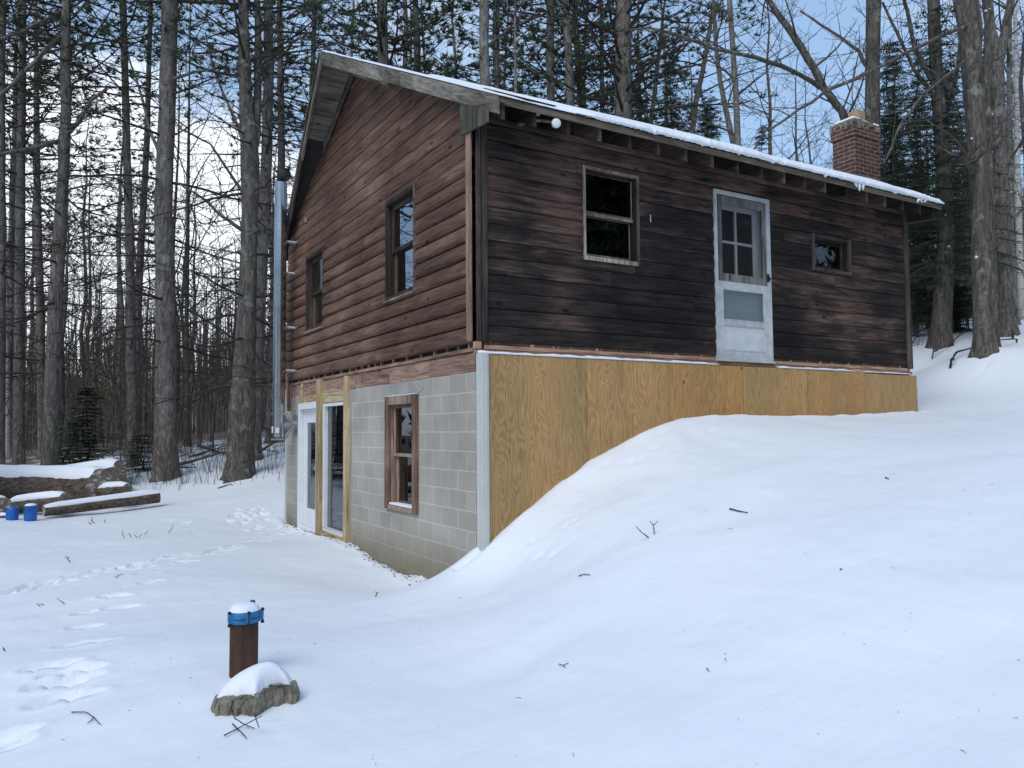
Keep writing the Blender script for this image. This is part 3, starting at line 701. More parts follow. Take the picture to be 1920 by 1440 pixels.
mb = MB(); mb.wb('L', 3.39, 4.41, 2.425, 2.449, -.02, .065); mb.build('threshold', 'alum', SD, .002)

# plywood panels, post, snow on the ledge
pe = [.076, 1.295, 2.491, 3.721, 4.928, 6.14, 7.41]
for k in range(6):
    mb = MB(); n_pl = [.12, .14, .62, .30, .55, .05][k]
    mb.box(pe[k] + .003, pe[k + 1] - .003, -.132 + (.003 if k == 5 else 0), -.118, -.3, 2.36 - (.012 if k == 5 else 0), n_pl); mb.build('plywood_panel', 'plywood', H)
for k in range(6):
    mb = MB()
    for xx in (pe[k] + .03, (pe[k] + pe[k + 1]) / 2, pe[k + 1] - .03):
        z = 2.31
        while z > .3 + k * .25:
            x_ = xx + ru(-.006, .006); zz_ = z + ru(-.01, .01); mb.tube([(x_, -.1325 + (.003 if k == 5 else 0), zz_), (x_, -.1335 + (.003 if k == 5 else 0), zz_)], [.005, .004], 6); z -= .2
    mb.build('nail_heads', 'black', H)['kind'] = 'stuff'
mb = MB(); mb.box(.08, 7.40, -.117, -.03, -.3, 2.35); mb.build('wall_framing', 'new_lumber', H)
mb = MB(); mb.box(-.012, .062, -.158, -.035, -.3, 2.366); mb.box(.030, .045, -.163, -.158, -.3, 2.36); mb.box(.050, .0745, -.149, -.10, -.3, 2.362); mb.box(-.016, -.012, -.12, -.075, -.3, 2.36)
mb.build('corner_post', 'vinyl', H, .004, label='pale grey corner post beside the plywood')
mb = MB(); xs = np.arange(.0, 3.35, .09)
def ledge(mb, xs, th):
    V = []; F = []
    for i_, x in enumerate(xs):
        h_ = th * ru(.6, 1.3) * min(1, (len(xs) - 1 - i_) / 3 + .15)
        V += [(x, -.142 + ru(-.003, .003), 2.3665), (x, -.138, 2.3665 + h_ * .8), (x, -.09, 2.3665 + h_), (x, -.026, 2.3665 + h_ * .9), (x, -.026, 2.3665)]
    for i_ in range(len(xs) - 1):
        for k in range(5): F.append((i_ * 5 + k, i_ * 5 + (k + 1) % 5, (i_ + 1) * 5 + (k + 1) % 5, (i_ + 1) * 5 + k))
    F += [(0, 4, 3, 2, 1), tuple((len(xs) - 1) * 5 + k for k in range(5))]
    mb.add(V, F)
ledge(mb, xs, .028); ledge(mb, np.arange(4.45, 6.05, .09), .024); ledge(mb, np.arange(6.25, 7.36, .09), .016)
mb.build('snow_cover', 'snow_cap', H, smooth=True, label='thin snow line on top of the plywood')

# roof
R_ = MB()
def roofslab(mb, y0, y1, tt, tb, x0f, x1f, n=1, corr=False):
    for k in range(n):
        a = y0 + (y1 - y0) * k / n; b = y0 + (y1 - y0) * (k + 1) / n
        mb.hexa([(x0f(a), a, rz(a) - tb), (x1f(a), a, rz(a) - tb), (x1f(b), b, rz(b) - tb), (x0f(b), b, rz(b) - tb),
                 (x0f(a), a, rz(a) - tt), (x1f(a), a, rz(a) - tt), (x1f(b), b, rz(b) - tt), (x0f(b), b, rz(b) - tt)], .3)
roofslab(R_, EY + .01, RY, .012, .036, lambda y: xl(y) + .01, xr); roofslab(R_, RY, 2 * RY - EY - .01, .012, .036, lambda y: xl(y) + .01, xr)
RO = R_.build('roof', 'interior', H)  # near-black sheathing: shade under the eave is put into its colour
# ribbed metal sheets
V = []; F = []; nxr = 190
for sgn in (0, 1):
    o0 = len(V)
    for i_ in range(nxr + 1):
        f = i_ / nxr
        for y in ((EY - .02, RY) if sgn == 0 else (RY, 2 * RY - EY + .02)):
            yy = y; x = xl(min(max(yy, EY), 2 * RY - EY)) * (1 - f) + 7.60 * f
            ph = (x % .2) / .2; bump_ = .014 if (ph < .12 or .3 < ph < .42) else 0
            V.append((x, y, rz(y) - .008 + bump_))
    for i_ in range(nxr):
        F.append((o0 + 2 * i_, o0 + 2 * i_ + 2, o0 + 2 * i_ + 3, o0 + 2 * i_ + 1))
mb = MB(); mb.add(V, F); o_ = mb.build('metal_sheets', 'metal_roof', RO)
sm_ = o_.modifiers.new('thick', 'SOLIDIFY'); sm_.thickness = .003
# loose lifted sheet edge
mb = MB(); mb.hexa([(.92, -.55, 4.868), (1.14, -.55, 4.872), (1.14, -.40, 4.94), (.92, -.40, 4.935), (.92, -.55, 4.874), (1.14, -.55, 4.878), (1.14, -.40, 4.948), (.92, -.40, 4.942)]); mb.build('lifted_sheet', 'metal_roof', RO)
# rafters
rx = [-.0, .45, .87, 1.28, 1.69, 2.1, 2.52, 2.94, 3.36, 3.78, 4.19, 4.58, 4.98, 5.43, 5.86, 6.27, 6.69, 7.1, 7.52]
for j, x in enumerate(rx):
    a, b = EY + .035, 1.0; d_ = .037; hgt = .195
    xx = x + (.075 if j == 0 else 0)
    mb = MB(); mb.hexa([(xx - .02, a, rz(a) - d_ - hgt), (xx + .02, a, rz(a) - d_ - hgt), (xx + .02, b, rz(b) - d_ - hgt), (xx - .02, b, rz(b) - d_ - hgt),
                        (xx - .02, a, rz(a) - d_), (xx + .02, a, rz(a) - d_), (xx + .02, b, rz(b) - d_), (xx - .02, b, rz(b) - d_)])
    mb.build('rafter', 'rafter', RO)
mb = MB(); mb.box(.02, 7.585, EY - .012, EY + .012, 4.80, 4.862); mb.box(.02, 7.585, 2 * RY - EY - .012, 2 * RY - EY + .012, 4.79, 4.862); mb.each('eave_board', 'drip', RO, bevel=.003)
mb = MB(); mb.box(.14, LH, .04, .07, 4.80, 5.2); mb.build('eave_shade_board', 'interior', RO)  # dark board stands in for the shade between the rafters
# far eave return box, its near-black colour put in for shade
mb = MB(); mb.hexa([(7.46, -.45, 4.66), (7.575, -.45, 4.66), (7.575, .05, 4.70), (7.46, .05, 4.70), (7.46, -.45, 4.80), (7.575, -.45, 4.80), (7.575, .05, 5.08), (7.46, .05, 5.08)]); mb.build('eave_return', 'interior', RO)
# prow rake boards (gable overhang grows towards the ridge)
def rake(side):
    mb = MB(); s_ = 1 if side == 0 else -1; hh, th = .185, .035
    cutsy = [EY - .01, 1.35, RY] if side == 0 else [RY, 5.2, 2 * RY - EY + .01]
    for a, b in zip(cutsy[:-1], cutsy[1:]):
        a2, b2 = a + .001, b - .001
        pa = lambda y: xl(min(max(y, EY), 2 * RY - EY)) - .02
        mb.hexa([(pa(a2), a2, rz(a2) - hh), (pa(a2) + th, a2, rz(a2) - hh), (pa(b2) + th, b2, rz(b2) - hh), (pa(b2), b2, rz(b2) - hh),
                 (pa(a2), a2, rz(a2) - .002), (pa(a2) + th, a2, rz(a2) - .002), (pa(b2) + th, b2, rz(b2) - .002), (pa(b2), b2, rz(b2) - .002)])
    return mb
rake(0).build('rake_board', 'fascia', RO, .004, label='weathered grey fascia board facing the yard'); rake(1).build('rake_board', 'fascia_rear', RO, .004)
# second thinner trim on the far slope
mb = MB(); a, b = RY + .02, 2 * RY - EY
mb.hexa([(xl(a) - .045, a, rz(a) - .07), (xl(a) - .0205, a, rz(a) - .07), (xl(b) - .0205, b, rz(b) - .07), (xl(b) - .045, b, rz(b) - .07), (xl(a) - .045, a, rz(a) + .0), (xl(a) - .0205, a, rz(a) + .0), (xl(b) - .0205, b, rz(b) + .0), (xl(b) - .045, b, rz(b) + .0)])
mb.build('rake_trim', 'fascia_rear', RO, .003)
# soffit boards near the ridge
mb = MB()
def soff(mb, a, b, t0=.13, t1=.12, xoff=.02):
    mb.hexa([(xl(a) + xoff, a, rz(a) - t0), (.03, a, rz(a) - t0), (.03, b, rz(b) - t0), (xl(b) + xoff, b, rz(b) - t0), (xl(a) + xoff, a, rz(a) - t1), (.03, a, rz(a) - t1), (.03, b, rz(b) - t1), (xl(b) + xoff, b, rz(b) - t1)])
soff(mb, RY + .01, 4.85); 
mb.build('soffit', 'soffit', RO, label='grey plywood soffit left under the ridge')
mb = MB(); soff(mb, 2.55, RY - .01); mb.build('soffit', 'soffit', RO)
mb = MB()
for (a, b) in ((RY + .02, 4.9),):
    mb.hexa([(-.075, a, rz(a) - .24), (-.040, a, rz(a) - .24), (-.040, b, rz(b) - .24), (-.075, b, rz(b) - .24), (-.075, a, rz(a) - .13), (-.040, a, rz(a) - .13), (-.040, b, rz(b) - .13), (-.075, b, rz(b) - .13)])
a, b = 2.2, RY - .01
mb.hexa([(-.075, a, rz(a) - .24), (-.040, a, rz(a) - .24), (-.040, b, rz(b) - .24), (-.075, b, rz(b) - .24), (-.075, a, rz(a) - .13), (-.040, a, rz(a) - .13), (-.040, b, rz(b) - .13), (-.075, b, rz(b) - .13)])
mb.each('frieze_board', 'fascia', RO, bevel=.004)
# corner bracket
mb = MB(); P_ = [(.156, 4.672), (-.42, 4.626), (-.42, 4.74), (.156, 5.05)]
mb.hexa([(-.085, P_[0][0], P_[0][1]), (-.085, P_[1][0], P_[1][1]), (-.06, P_[1][0], P_[1][1]), (-.06, P_[0][0], P_[0][1]), (-.085, P_[3][0], P_[3][1]), (-.085, P_[2][0], P_[2][1]), (-.06, P_[2][0], P_[2][1]), (-.06, P_[3][0], P_[3][1])])
mb.build('bracket', 'bracket', RO, .003, label='greenish triangular board under the eave corner')

# roof snow: real slab with rounded lip
def roofsnow(side):
    NX, NY = 260, 16; V = []; F = []
    ts = [0, 0, .006, .02, .045, .08, .13, .2, .3, .45, .7, 1.1, 1.7, 2.4, 3.2, 4.05]
    topi = []
    r2 = random.Random(5 + side)
    lip = [r2.uniform(-.02, .02) for _ in range(NX + 1)]
    for i_ in range(NX + 1):
        f = i_ / NX
        for j, d in enumerate(ts):
            y = EY - .028 + d; y = min(y, RY)
            if side: y = 2 * RY - y
            x0 = xl(min(max(y, EY), 2 * RY - EY)) - .01; x = x0 * (1 - f) + 7.585 * f
            thick = .018 + .078 * min(1, max(0, (x - 1.02) / .25)) * (1 if x < 7.3 else 1)
            if x < 1.05: thick = .010 + .008 * math.sin(x * 9) + (.03 * max(0, 1 - abs(y - .35) / .35) if x < .25 else 0) + .012 * min(1, max(0, (y - .2)))
            thick *= (.92 + .16 * math.sin(x * 2.1 + 1) + .08 * math.sin(x * 7.3) + .04 * math.sin(x * 19 + y * 5))
            pr_ = 0 if j == 0 else [0, .35, .62, .8, .9, .96, 1, 1, 1, 1, 1, 1, 1, 1, 1][j - 1]
            edge = min(1, (x - x0) / .05 + .25) * min(1, (7.585 - x) / .12 + .05)
            yy = y - (0 if side else 1) * (lip[i_] * .6 + .03 * (thick / .08) * (1 if 0 < j < 4 else 0)) * (1 if x > 1.05 else .2) if j < 5 else y
            V.append((x, yy, rz(y) + .007 + thick * pr_ * edge - (.012 * (abs(lip[i_]) * 40) if j == 1 and x > 1.05 else 0)))
    m = len(ts)
    for i_ in range(NX):
        for j in range(m - 1): F.append((i_ * m + j, (i_ + 1) * m + j, (i_ + 1) * m + j + 1, i_ * m + j + 1))
    mb = MB(); mb.add(V, F if not side else [tuple(reversed(f)) for f in F]); return mb
o_ = roofsnow(0).build('snow_cover', 'snow_cap', RO, smooth=True, label='snow lying along the roof edge')
roofsnow(1).build('snow_cover', 'snow_cap', RO, smooth=True)
# hanging snow scraps under the lip
mb = MB()
for (xc, ln) in ((5.62, .12), (5.68, .10), (5.54, .07), (6.95, .09), (7.02, .07), (7.1, .06), (4.9, .05), (2.0, .03), (2.7, .03), (3.3, .03), (3.9, .03), (6.4, .04)):
    pts = [(xc, -.53, 4.89)]; 
    for k in range(3): pts.append((xc + ru(-.03, .03), -.535 + ru(-.01, .01), 4.89 - ln * (k + 1) / 3))
    mb.tube(pts, [.022, .026, .018, .008], 6, vary=.5)
mb.each('hanging_snow', 'snow_cap', RO, smooth=True)

# chimney
mb = MB(); cx0, cx1, cy0, cy1 = 7.60, 8.25, .90, 1.32; mb.box(cx0, cx1, cy0, cy1, gz(7.9, 1.1) - .3, 6.66)
mb.box(cx0 - .02, cx1 + .02, cy0 - .02, cy1 + .02, 6.40, 6.655, .5)
CH = mb.build('chimney', 'brick', RO, .004)
mb = MB(); mb.hexa([(cx0 - .015, cy0 - .015, 6.655), (cx1 + .015, cy0 - .015, 6.655), (cx1 + .015, cy1 + .015, 6.655), (cx0 - .015, cy1 + .015, 6.655), (cx0 + .04, cy0 + .04, 6.73), (cx1 - .08, cy0 + .05, 6.71), (cx1 - .08, cy1 - .05, 6.71), (cx0 + .04, cy1 - .05, 6.73)])
for k in range(30): 
    x, y = (ru(cx0, cx1), cy0 - .02) if k % 2 else (cx0 - .02, ru(cy0, cy1)); s_ = ru(.015, .035); mb.box(x - s_, x + s_, y - s_ * .6, y + s_ * .6, 6.60 + ru(-.08, .05), 6.64 + ru(-.05, .06))
mb.build('mortar_crown', 'stone', CH)
mb = MB(); mb.box(7.86, 8.06, 1.0, 1.2, 6.70, 6.93); mb.build('flue', 'clay', CH, .012)
mb = MB(); mb.hexa([(cx0 + .0, cy0 + .0, 6.70), (cx1 - .2, cy0 + .0, 6.69), (cx1 - .2, cy1, 6.69), (cx0 + .0, cy1, 6.70), (cx0 + .06, cy0 + .05, 6.755), (7.85, cy0 + .04, 6.74), (7.85, cy1 - .05, 6.74), (cx0 + .06, cy1 - .05, 6.755)]); mb.box(8.12, 8.26, .885, .95, 6.66, 6.70)
mb.build('snow_cover', 'snow_cap', CH, .01)

# flood light under the eave
FL = MB(); FL.box(.50, .56, -.20, -.04, 4.835, 4.90); FL.tube([(.56, -.15, 4.86), (.66, -.25, 4.85), (.72, -.38, 4.80)], [.016, .016, .016], 8)
FLo = FL.build('flood_light', 'old_lumber', H, label='round white flood light hanging under the eave')
_r = ray(1043, 231); c_f = CAM + _r * ((-.515 - CAM[1]) / _r[1]); dirf = np.array([-.35, -.9, -.15]); dirf /= np.linalg.norm(dirf)
mb = MB(); mb.tube([tuple(c_f - dirf * .12), tuple(c_f - dirf * .07), tuple(c_f - dirf * .02), tuple(c_f)], [.018, .026, .045, .050], 20); mb.build('lamp_shade', 'white', FLo, smooth=False)
mb = MB(); mb.tube([tuple(c_f + dirf * q) for q in (.003, .010, .018, .022)], [.048, .043, .028, .006], 20); mb.build('bulb', 'label', FLo, smooth=True)
mb = MB(); mb.tube([(.62, -.25, 4.94), (.62, -.27, 4.9)], [.02, .025], 8); mb.build('socket', 'trim_tan', FLo)
# little nail plate and wire on the long wall
mb = MB(); mb.box(2.355, 2.368, -.016, -.011, 4.03, 4.13); mb.box(2.345, 2.375, -.017, -.0115, 4.12, 4.13); mb.build('hook', 'rope', H)

# stovepipe
SPx, SPy = -.30, 6.55
ST = MB(); zs = [1.50, 2.35, 3.05, 3.72, 4.4, 5.05, 5.92]
for a, b in zip(zs[:-1], zs[1:]): ST.tube([(SPx, SPy, a), (SPx, SPy, b)], [.106, .106], 28, False, .5)
for b in zs[1:-1]: ST.tube([(SPx, SPy, b - .014), (SPx, SPy, b + .008)], [.1105, .1105], 28, False, .5)
SP = ST.build('stovepipe', 'steel', H, smooth=False, label='shiny metal stovepipe up the left edge of the gable wall')
for p_ in SP.data.polygons: p_.use_smooth = len(p_.vertices) == 4
mb = MB(); mb.tube([(SPx, SPy, 5.90), (SPx, SPy, 5.99), (SPx + .03, SPy - .04, 6.05), (SPx + .09, SPy - .12, 6.07)], [.085, .085, .09, .085], 20, False); mb.build('elbow_cap', 'black', SP, smooth=True)
mb.v and None
mb = MB(); mb.tube([(SPx + .075, SPy - .10, 6.066), (SPx + .08, SPy - .107, 6.067)], [.075, .075], 18); mb.build('cap_dark_disc', 'interior', SP)  # solid dark disc in place of the shaded pipe mouth
for z in (4.82, 4.20, 3.02, 2.60, 5.45):
    if z == 5.45: continue
for z in (4.88, 4.33, 3.38, 2.63):
    mb = MB(); mb.box(-.19, -.02, SPy - .03, SPy + .0, z - .012, z + .012); mb.box(-.05, -.036, SPy - .16, SPy + .05, z - .015, z + .02); mb.build('wall_bracket', 'steel_dull', SP)
    mb = MB(); mb.box(-.19, -.02, SPy - .035, SPy + .005, z + .013, z + .03); mb.build('snow_cover', 'snow_cap', SP)
mb = MB(); mb.tube([(SPx, SPy, 1.70), (-.0, SPy, 1.70)], [.085, .085], 20); mb.box(-.012, -.001, SPy - .17, SPy + .17, 1.53, 1.87); mb.build('wall_pipe', 'steel_dull', SP)
mb = MB()
for s_ in (-.125, .10):
    yy = SPy + s_
    for (x0, z0, x1, z1) in ((-.40, 1.90, -.20, 1.90), (-.20, 1.90, -.07, 1.70), (-.07, 1.70, -.22, 1.46), (-.22, 1.46, -.40, 1.46)):
        dx, dz = x1 - x0, z1 - z0; L_ = math.hypot(dx, dz); nx_, nz_ = -dz / L_ * .016, dx / L_ * .016
        mb.hexa([(x0 + nx_, yy, z0 + nz_), (x0 - nx_, yy, z0 - nz_), (x0 - nx_, yy + .03, z0 - nz_), (x0 + nx_, yy + .03, z0 + nz_), (x1 + nx_, yy, z1 + nz_), (x1 - nx_, yy, z1 - nz_), (x1 - nx_, yy + .03, z1 - nz_), (x1 + nx_, yy + .03, z1 + nz_)])
mb.build('tee_support', 'steel_dull', SP)
mb = MB(); mb.box(SPx - .085, SPx - .02, SPy - .113, SPy - .107, 1.57, 1.66); mb.box(SPx - .112, SPx - .106, SPy - .06, SPy + .02, 1.57, 1.68); mb.build('sticker', 'label', SP)
# conduit and left corner trim
mb = MB(); mb.wb('G', WH - .0, WH + .05, -.3, 2.35, -.05, .03); mb.build('corner_post', 'vinyl', H, .003)
mb = MB(); mb.tube([(-.07, 6.86, 2.6), (-.07, 6.86, 2.45), (-.06, 6.86, 2.3), (-.05, 6.86, 1.95)], [.035] * 4, 8); mb.build('drain_pipe', 'old_lumber_y', H, smooth=True)
mb = MB(); mb.tube([(-.05, 6.55, 5.20), (-.09, 6.53, 5.20)], [.05, .02], 7); 
mb = MB()
for k in range(7): mb.tube([(-.02, 5.95 + ru(-.04, .04), 5.16 + ru(-.05, .05)), (-.05, 5.95 + ru(-.05, .05), 5.16 + ru(-.05, .05))], [.03, .012], 6)
mb.build('wasp_nest', 'trim_tan', H)
print('house', time.time() - T0)

# ================================================================= LIGHT
Wd = bpy.data.worlds.new('World'); S.world = Wd; Wd.use_nodes = True
wt = Wd.node_tree; wt.nodes.clear()
wo = wt.nodes.new('ShaderNodeOutputWorld'); bg = wt.nodes.new('ShaderNodeBackground'); sky = wt.nodes.new('ShaderNodeTexSky')
sky.sky_type = 'NISHITA'; sky.sun_disc = False; SUN_EL = math.radians(46)
sund = np.array([-.72, -.52, 0]); sund /= np.linalg.norm(sund); sund = sund * math.cos(SUN_EL) + upv * math.sin(SUN_EL)
sky.sun_elevation = SUN_EL; sky.sun_rotation = math.atan2(sund[0], sund[1]); sky.air_density = 1.0; sky.dust_density = .6; sky.ozone_density = .9
geo = wt.nodes.new('ShaderNodeTexCoord')
cn = wt.nodes.new('ShaderNodeTexNoise'); cn.inputs['Scale'].default_value = 2.6; cn.inputs['Detail'].default_value = 7; cn.inputs['Roughness'].default_value = .58; cn.inputs['Distortion'].default_value = .3
mp = wt.nodes.new('ShaderNodeMapping'); mp.inputs['Scale'].default_value = (1, 1, 2.2); wt.links.new(geo.outputs['Generated'], mp.inputs[0]); wt.links.new(mp.outputs[0], cn.inputs[0])
# a bank of bright cloud low over the woods on the left
dt = wt.nodes.new('ShaderNodeVectorMath'); dt.operation = 'DOT_PRODUCT'; wt.links.new(geo.outputs['Generated'], dt.inputs[0])
cdv = np.array(ray(230, 730)); cdv /= np.linalg.norm(cdv); dt.inputs[1].default_value = tuple(cdv)
m1 = wt.nodes.new('ShaderNodeMath'); m1.operation = 'MULTIPLY_ADD'; wt.links.new(cn.outputs[0], m1.inputs[0]); m1.inputs[1].default_value = .16; wt.links.new(dt.outputs['Value'], m1.inputs[2])
r1 = wt.nodes.new('ShaderNodeValToRGB'); e = r1.color_ramp.elements; e[0].position = .975; e[0].color = (0, 0, 0, 1); e[1].position = 1.005; e[1].color = (1, 1, 1, 1)
m0 = wt.nodes.new('ShaderNodeMath'); m0.operation = 'MULTIPLY'; m0.inputs[1].default_value = .96; wt.links.new(m1.outputs[0], m0.inputs[0]); wt.links.new(m0.outputs[0], r1.inputs[0])
# thin high veil elsewhere
r2_ = wt.nodes.new('ShaderNodeValToRGB'); e = r2_.color_ramp.elements; e[0].position = .5; e[0].color = (.0, .0, .0, 1); e[1].position = .8; e[1].color = (.45, .45, .45, 1); wt.links.new(cn.outputs[0], r2_.inputs[0])
mx0 = wt.nodes.new('ShaderNodeMath'); mx0.operation = 'MAXIMUM'; wt.links.new(r1.outputs[0], mx0.inputs[0]); wt.links.new(r2_.outputs[0], mx0.inputs[1])
mx = wt.nodes.new('ShaderNodeMix'); mx.data_type = 'RGBA'; wt.links.new(mx0.outputs[0], mx.inputs[0]); pm = wt.nodes.new('ShaderNodeMix'); pm.data_type = 'RGBA'; pm.inputs[0].default_value = .42; wt.links.new(sky.outputs[0], pm.inputs[6]); pm.inputs[7].default_value = (4.0, 6.1, 9.0, 1); wt.links.new(pm.outputs[2], mx.inputs[6]); mx.inputs[7].default_value = (8.6, 9.2, 9.8, 1)
wt.links.new(mx.outputs[2], bg.inputs[0]); bg.inputs[1].default_value = .105; wt.links.new(bg.outputs[0], wo.inputs[0])
sl = bpy.data.lights.new('sun', 'SUN'); sl.energy = 1.15; sl.angle = math.radians(36); sl.color = (1, .96, .88)
so = bpy.data.objects.new('sun', sl); COL.objects.link(so); so.rotation_euler = Vector(tuple(-sund)).to_track_quat('-Z', 'Y').to_euler()

# ================================================================= THINGS IN THE YARD
wx, wy = -2.69, -2.01; wz = gz(wx, wy)
WC = empty('well_casing', 'rusty brown steel well pipe with a blue bolted cap standing in the snow', 'well casing', (wx, wy, wz))
mb = MB(); mb.tube([(0, 0, -.4), (0, 0, .335)], [.083, .083], 40, False); mb.tube([(.083 * math.cos(4.4), .083 * math.sin(4.4), -.2), (.083 * math.cos(4.4), .083 * math.sin(4.4), .33)], [.003, .003], 6)
o = mb.build('pipe', 'rust', WC)
for p_ in o.data.polygons: p_.use_smooth = len(p_.vertices) == 4
mb = MB(); mb.tube([(0, 0, .315), (0, 0, .34), (0, 0, .342)], [.094, .098, .098], 36); mb.tube([(0, 0, .346), (0, 0, .372), (0, 0, .385)], [.096, .096, .086], 36)
for k in range(3):
    a = [3.6, 4.75, 5.9][k]
    mb.box(.098 * math.cos(a) - .014, .098 * math.cos(a) + .014, .098 * math.sin(a) - .012, .098 * math.sin(a) + .012, .322, .378)
a = .75; mb.box(.085 * math.cos(a) - .014, .085 * math.cos(a) + .014, .085 * math.sin(a) - .01, .085 * math.sin(a) + .012, .36, .425)
cp_ = mb.build('cap', 'blue_cap', WC, .002)
mb = MB()
for a in (3.6, 4.75, 5.9):
    x, y = .107 * math.cos(a), .107 * math.sin(a); mb.tube([(x, y, .305), (x, y, .395)], [.0055, .0055], 6); mb.tube([(x, y, .303), (x, y, .318)], [.011, .011], 6); mb.tube([(x, y, .378), (x, y, .39)], [.011, .011], 6)
for k in range(3):
    m_ = MB()
    for (vs, fs, va) in mb.pc[3 * k:3 * k + 3]: m_.add(vs, fs, va)
    m_.build('bolt', 'black', cp_)
def dome(rx_, ry_, h, n=24, m=8, seed=0, jit=.05, z0=0, rot=0, tilt=(0, 0), pw=.5):
    r2 = random.Random(seed); V = []; F = []; ph = [r2.uniform(0, 6.28) for _ in range(4)]
    for j in range(m + 1):
        t = j / m
        rr = math.sin(t * PI / 2) ** pw if False else t
        zz = h * (max(0, 1 - rr ** 2.6)) ** .6
        for k in range(n):
            a = 2 * PI * k / n; s_ = 1 + jit * math.sin(2 * a + ph[0]) + jit * .7 * math.sin(3 * a + ph[1]) + jit * .4 * math.sin(5 * a + ph[2])
            x, y = rx_ * rr * s_ * math.cos(a), ry_ * rr * s_ * math.sin(a)
            V.append((x * math.cos(rot) - y * math.sin(rot), x * math.sin(rot) + y * math.cos(rot), z0 + zz + tilt[0] * x + tilt[1] * y))
    for j in range(m):
        for k in range(n): F.append((j * n + k, (j + 1) * n + k, (j + 1) * n + (k + 1) % n, j * n + (k + 1) % n))
    return V, F
mb = MB(); mb.add(*dome(.090, .090, .045, seed=3, jit=.03, z0=.384)); mb.build('snow_cover', 'snow_cap', cp_, smooth=True)
# stone: irregular boulder
sx, sy, _h = onground(466, 1328)
sz = gz(sx, sy)
def boulder(outline, zt, zb, n_in=5, amp=.012, seed=1):
    r2 = random.Random(seed); V = []; F = []; n = len(outline)
    rings = []
    for lv, (sc, dz) in enumerate(((.96, zb), (1.04, zb * .6 + zt[0] * .0), (1.05, None), (1.0, 'top'), (.86, 'crown'), (.55, 'crown2'))):
        ring = []
        for k, (x, y, zt_) in enumerate(outline):
            top = zt_
            z = zb if lv == 0 else (zb + (top - zb) * .35 if lv == 1 else zb + (top - zb) * .75 if lv == 2 else top - .004 if lv == 3 else top + .008 if lv == 4 else top + .012)
            ring.append((x * sc + r2.uniform(-amp, amp), y * sc + r2.uniform(-amp, amp), z + r2.uniform(-amp, amp) * .5))
        rings.append(ring)
    for ring in rings: V += ring
    for l in range(len(rings) - 1):
        for k in range(n): F.append((l * n + k, l * n + (k + 1) % n, (l + 1) * n + (k + 1) % n, (l + 1) * n + k))
    F.append(tuple((len(rings) - 1) * n + k for k in range(n)))
    return V, F
# stone outline in camera-aligned ground axes (right, forward) around its centre
fr = np.array([rt[0], rt[1]]); ff = np.array([fw[0], fw[1]])
so_pts = [(-.245, .07, .085), (-.24, -.02, .085), (-.21, -.10, .095), (-.15, -.125, .10), (-.09, -.115, .095), (-.02, -.10, .09), (.05, -.10, .10), (.085, -.12, .105), (.10, -.06, .12), (.12, .0, .125), (.17, .055, .13), (.22, .085, .135), (.28, .10, .14), (.30, .15, .125), (.26, .23, .12), (.15, .29, .12), (.0, .30, .11), (-.13, .25, .10), (-.21, .16, .09)]
so_pts = [(a * .76, b * .78, c * .74) for a, b, c in so_pts]
def subdiv(p):
    o = []
    for i_ in range(len(p)):
        a, b = p[i_], p[(i_ + 1) % len(p)]; o.append(a); o.append(tuple((a[k] + b[k]) / 2 + (ru(-.008, .008)) for k in range(3)))
    return o
sp_ = subdiv(subdiv(so_pts)); wpts = [(a * fr[0] + b * ff[0], a * fr[1] + b * ff[1], c) for a, b, c in sp_]
so2 = empty('boulder', 'rough grey stone with a thick snow cap in front of the well pipe', 'stone', (sx, sy, sz))
mb = MB(); mb.add(*boulder(wpts, (0,), -.12, amp=.012)); mb.build('rock', 'stone', so2)
mb = MB(); cpts = [(a * .96 - .006, b * .94 + .022, c) for a, b, c in sp_]; n = len(cpts); V = []; F = []
NL = 14
csm = list(cpts)
for _ in range(3): csm = [tuple(sum(csm[(k + q) % n][j] for q in range(-5, 6)) / 11 for j in range(3)) for k in range(n)]
for lv in range(NL + 1):
    t = lv / NL
    sm_w = min(1, 4 * t)
    for kk, (a, b, c) in enumerate(cpts):
        sa, sb, sc_ = csm[kk]; a, b, c = a + (sa - a) * sm_w, b + (sb - b) * sm_w, c + (sc_ - c) * sm_w
        s_ = 1 - t; cx_, cy_ = .015, .08
        a2, b2 = cx_ + (a - cx_) * s_, cy_ + (b - cy_) * s_
        w_ = 1 - (1 - t) ** 1.6; base_ = (c - .012) * (1 - w_) + (.09 + .07 * a2 + .05 * b2) * w_
        z = base_ + .115 * (1 - (1 - t) ** 3.6) ** .62 * (1 + .12 * math.sin(a2 * 14)) 
        V.append((a2 * fr[0] + b2 * ff[0], a2 * fr[1] + b2 * ff[1], z))
for lv in range(NL):
    for k in range(n): F.append((lv * n + k, lv * n + (k + 1) % n, (lv + 1) * n + (k + 1) % n, (lv + 1) * n + k))
if 0:
    pass
mb.add(V, F); o = mb.build('snow_cover', 'snow_cap', so2, smooth=True)
mo = o.modifiers.new('sm', 'SMOOTH'); mo.iterations = 2

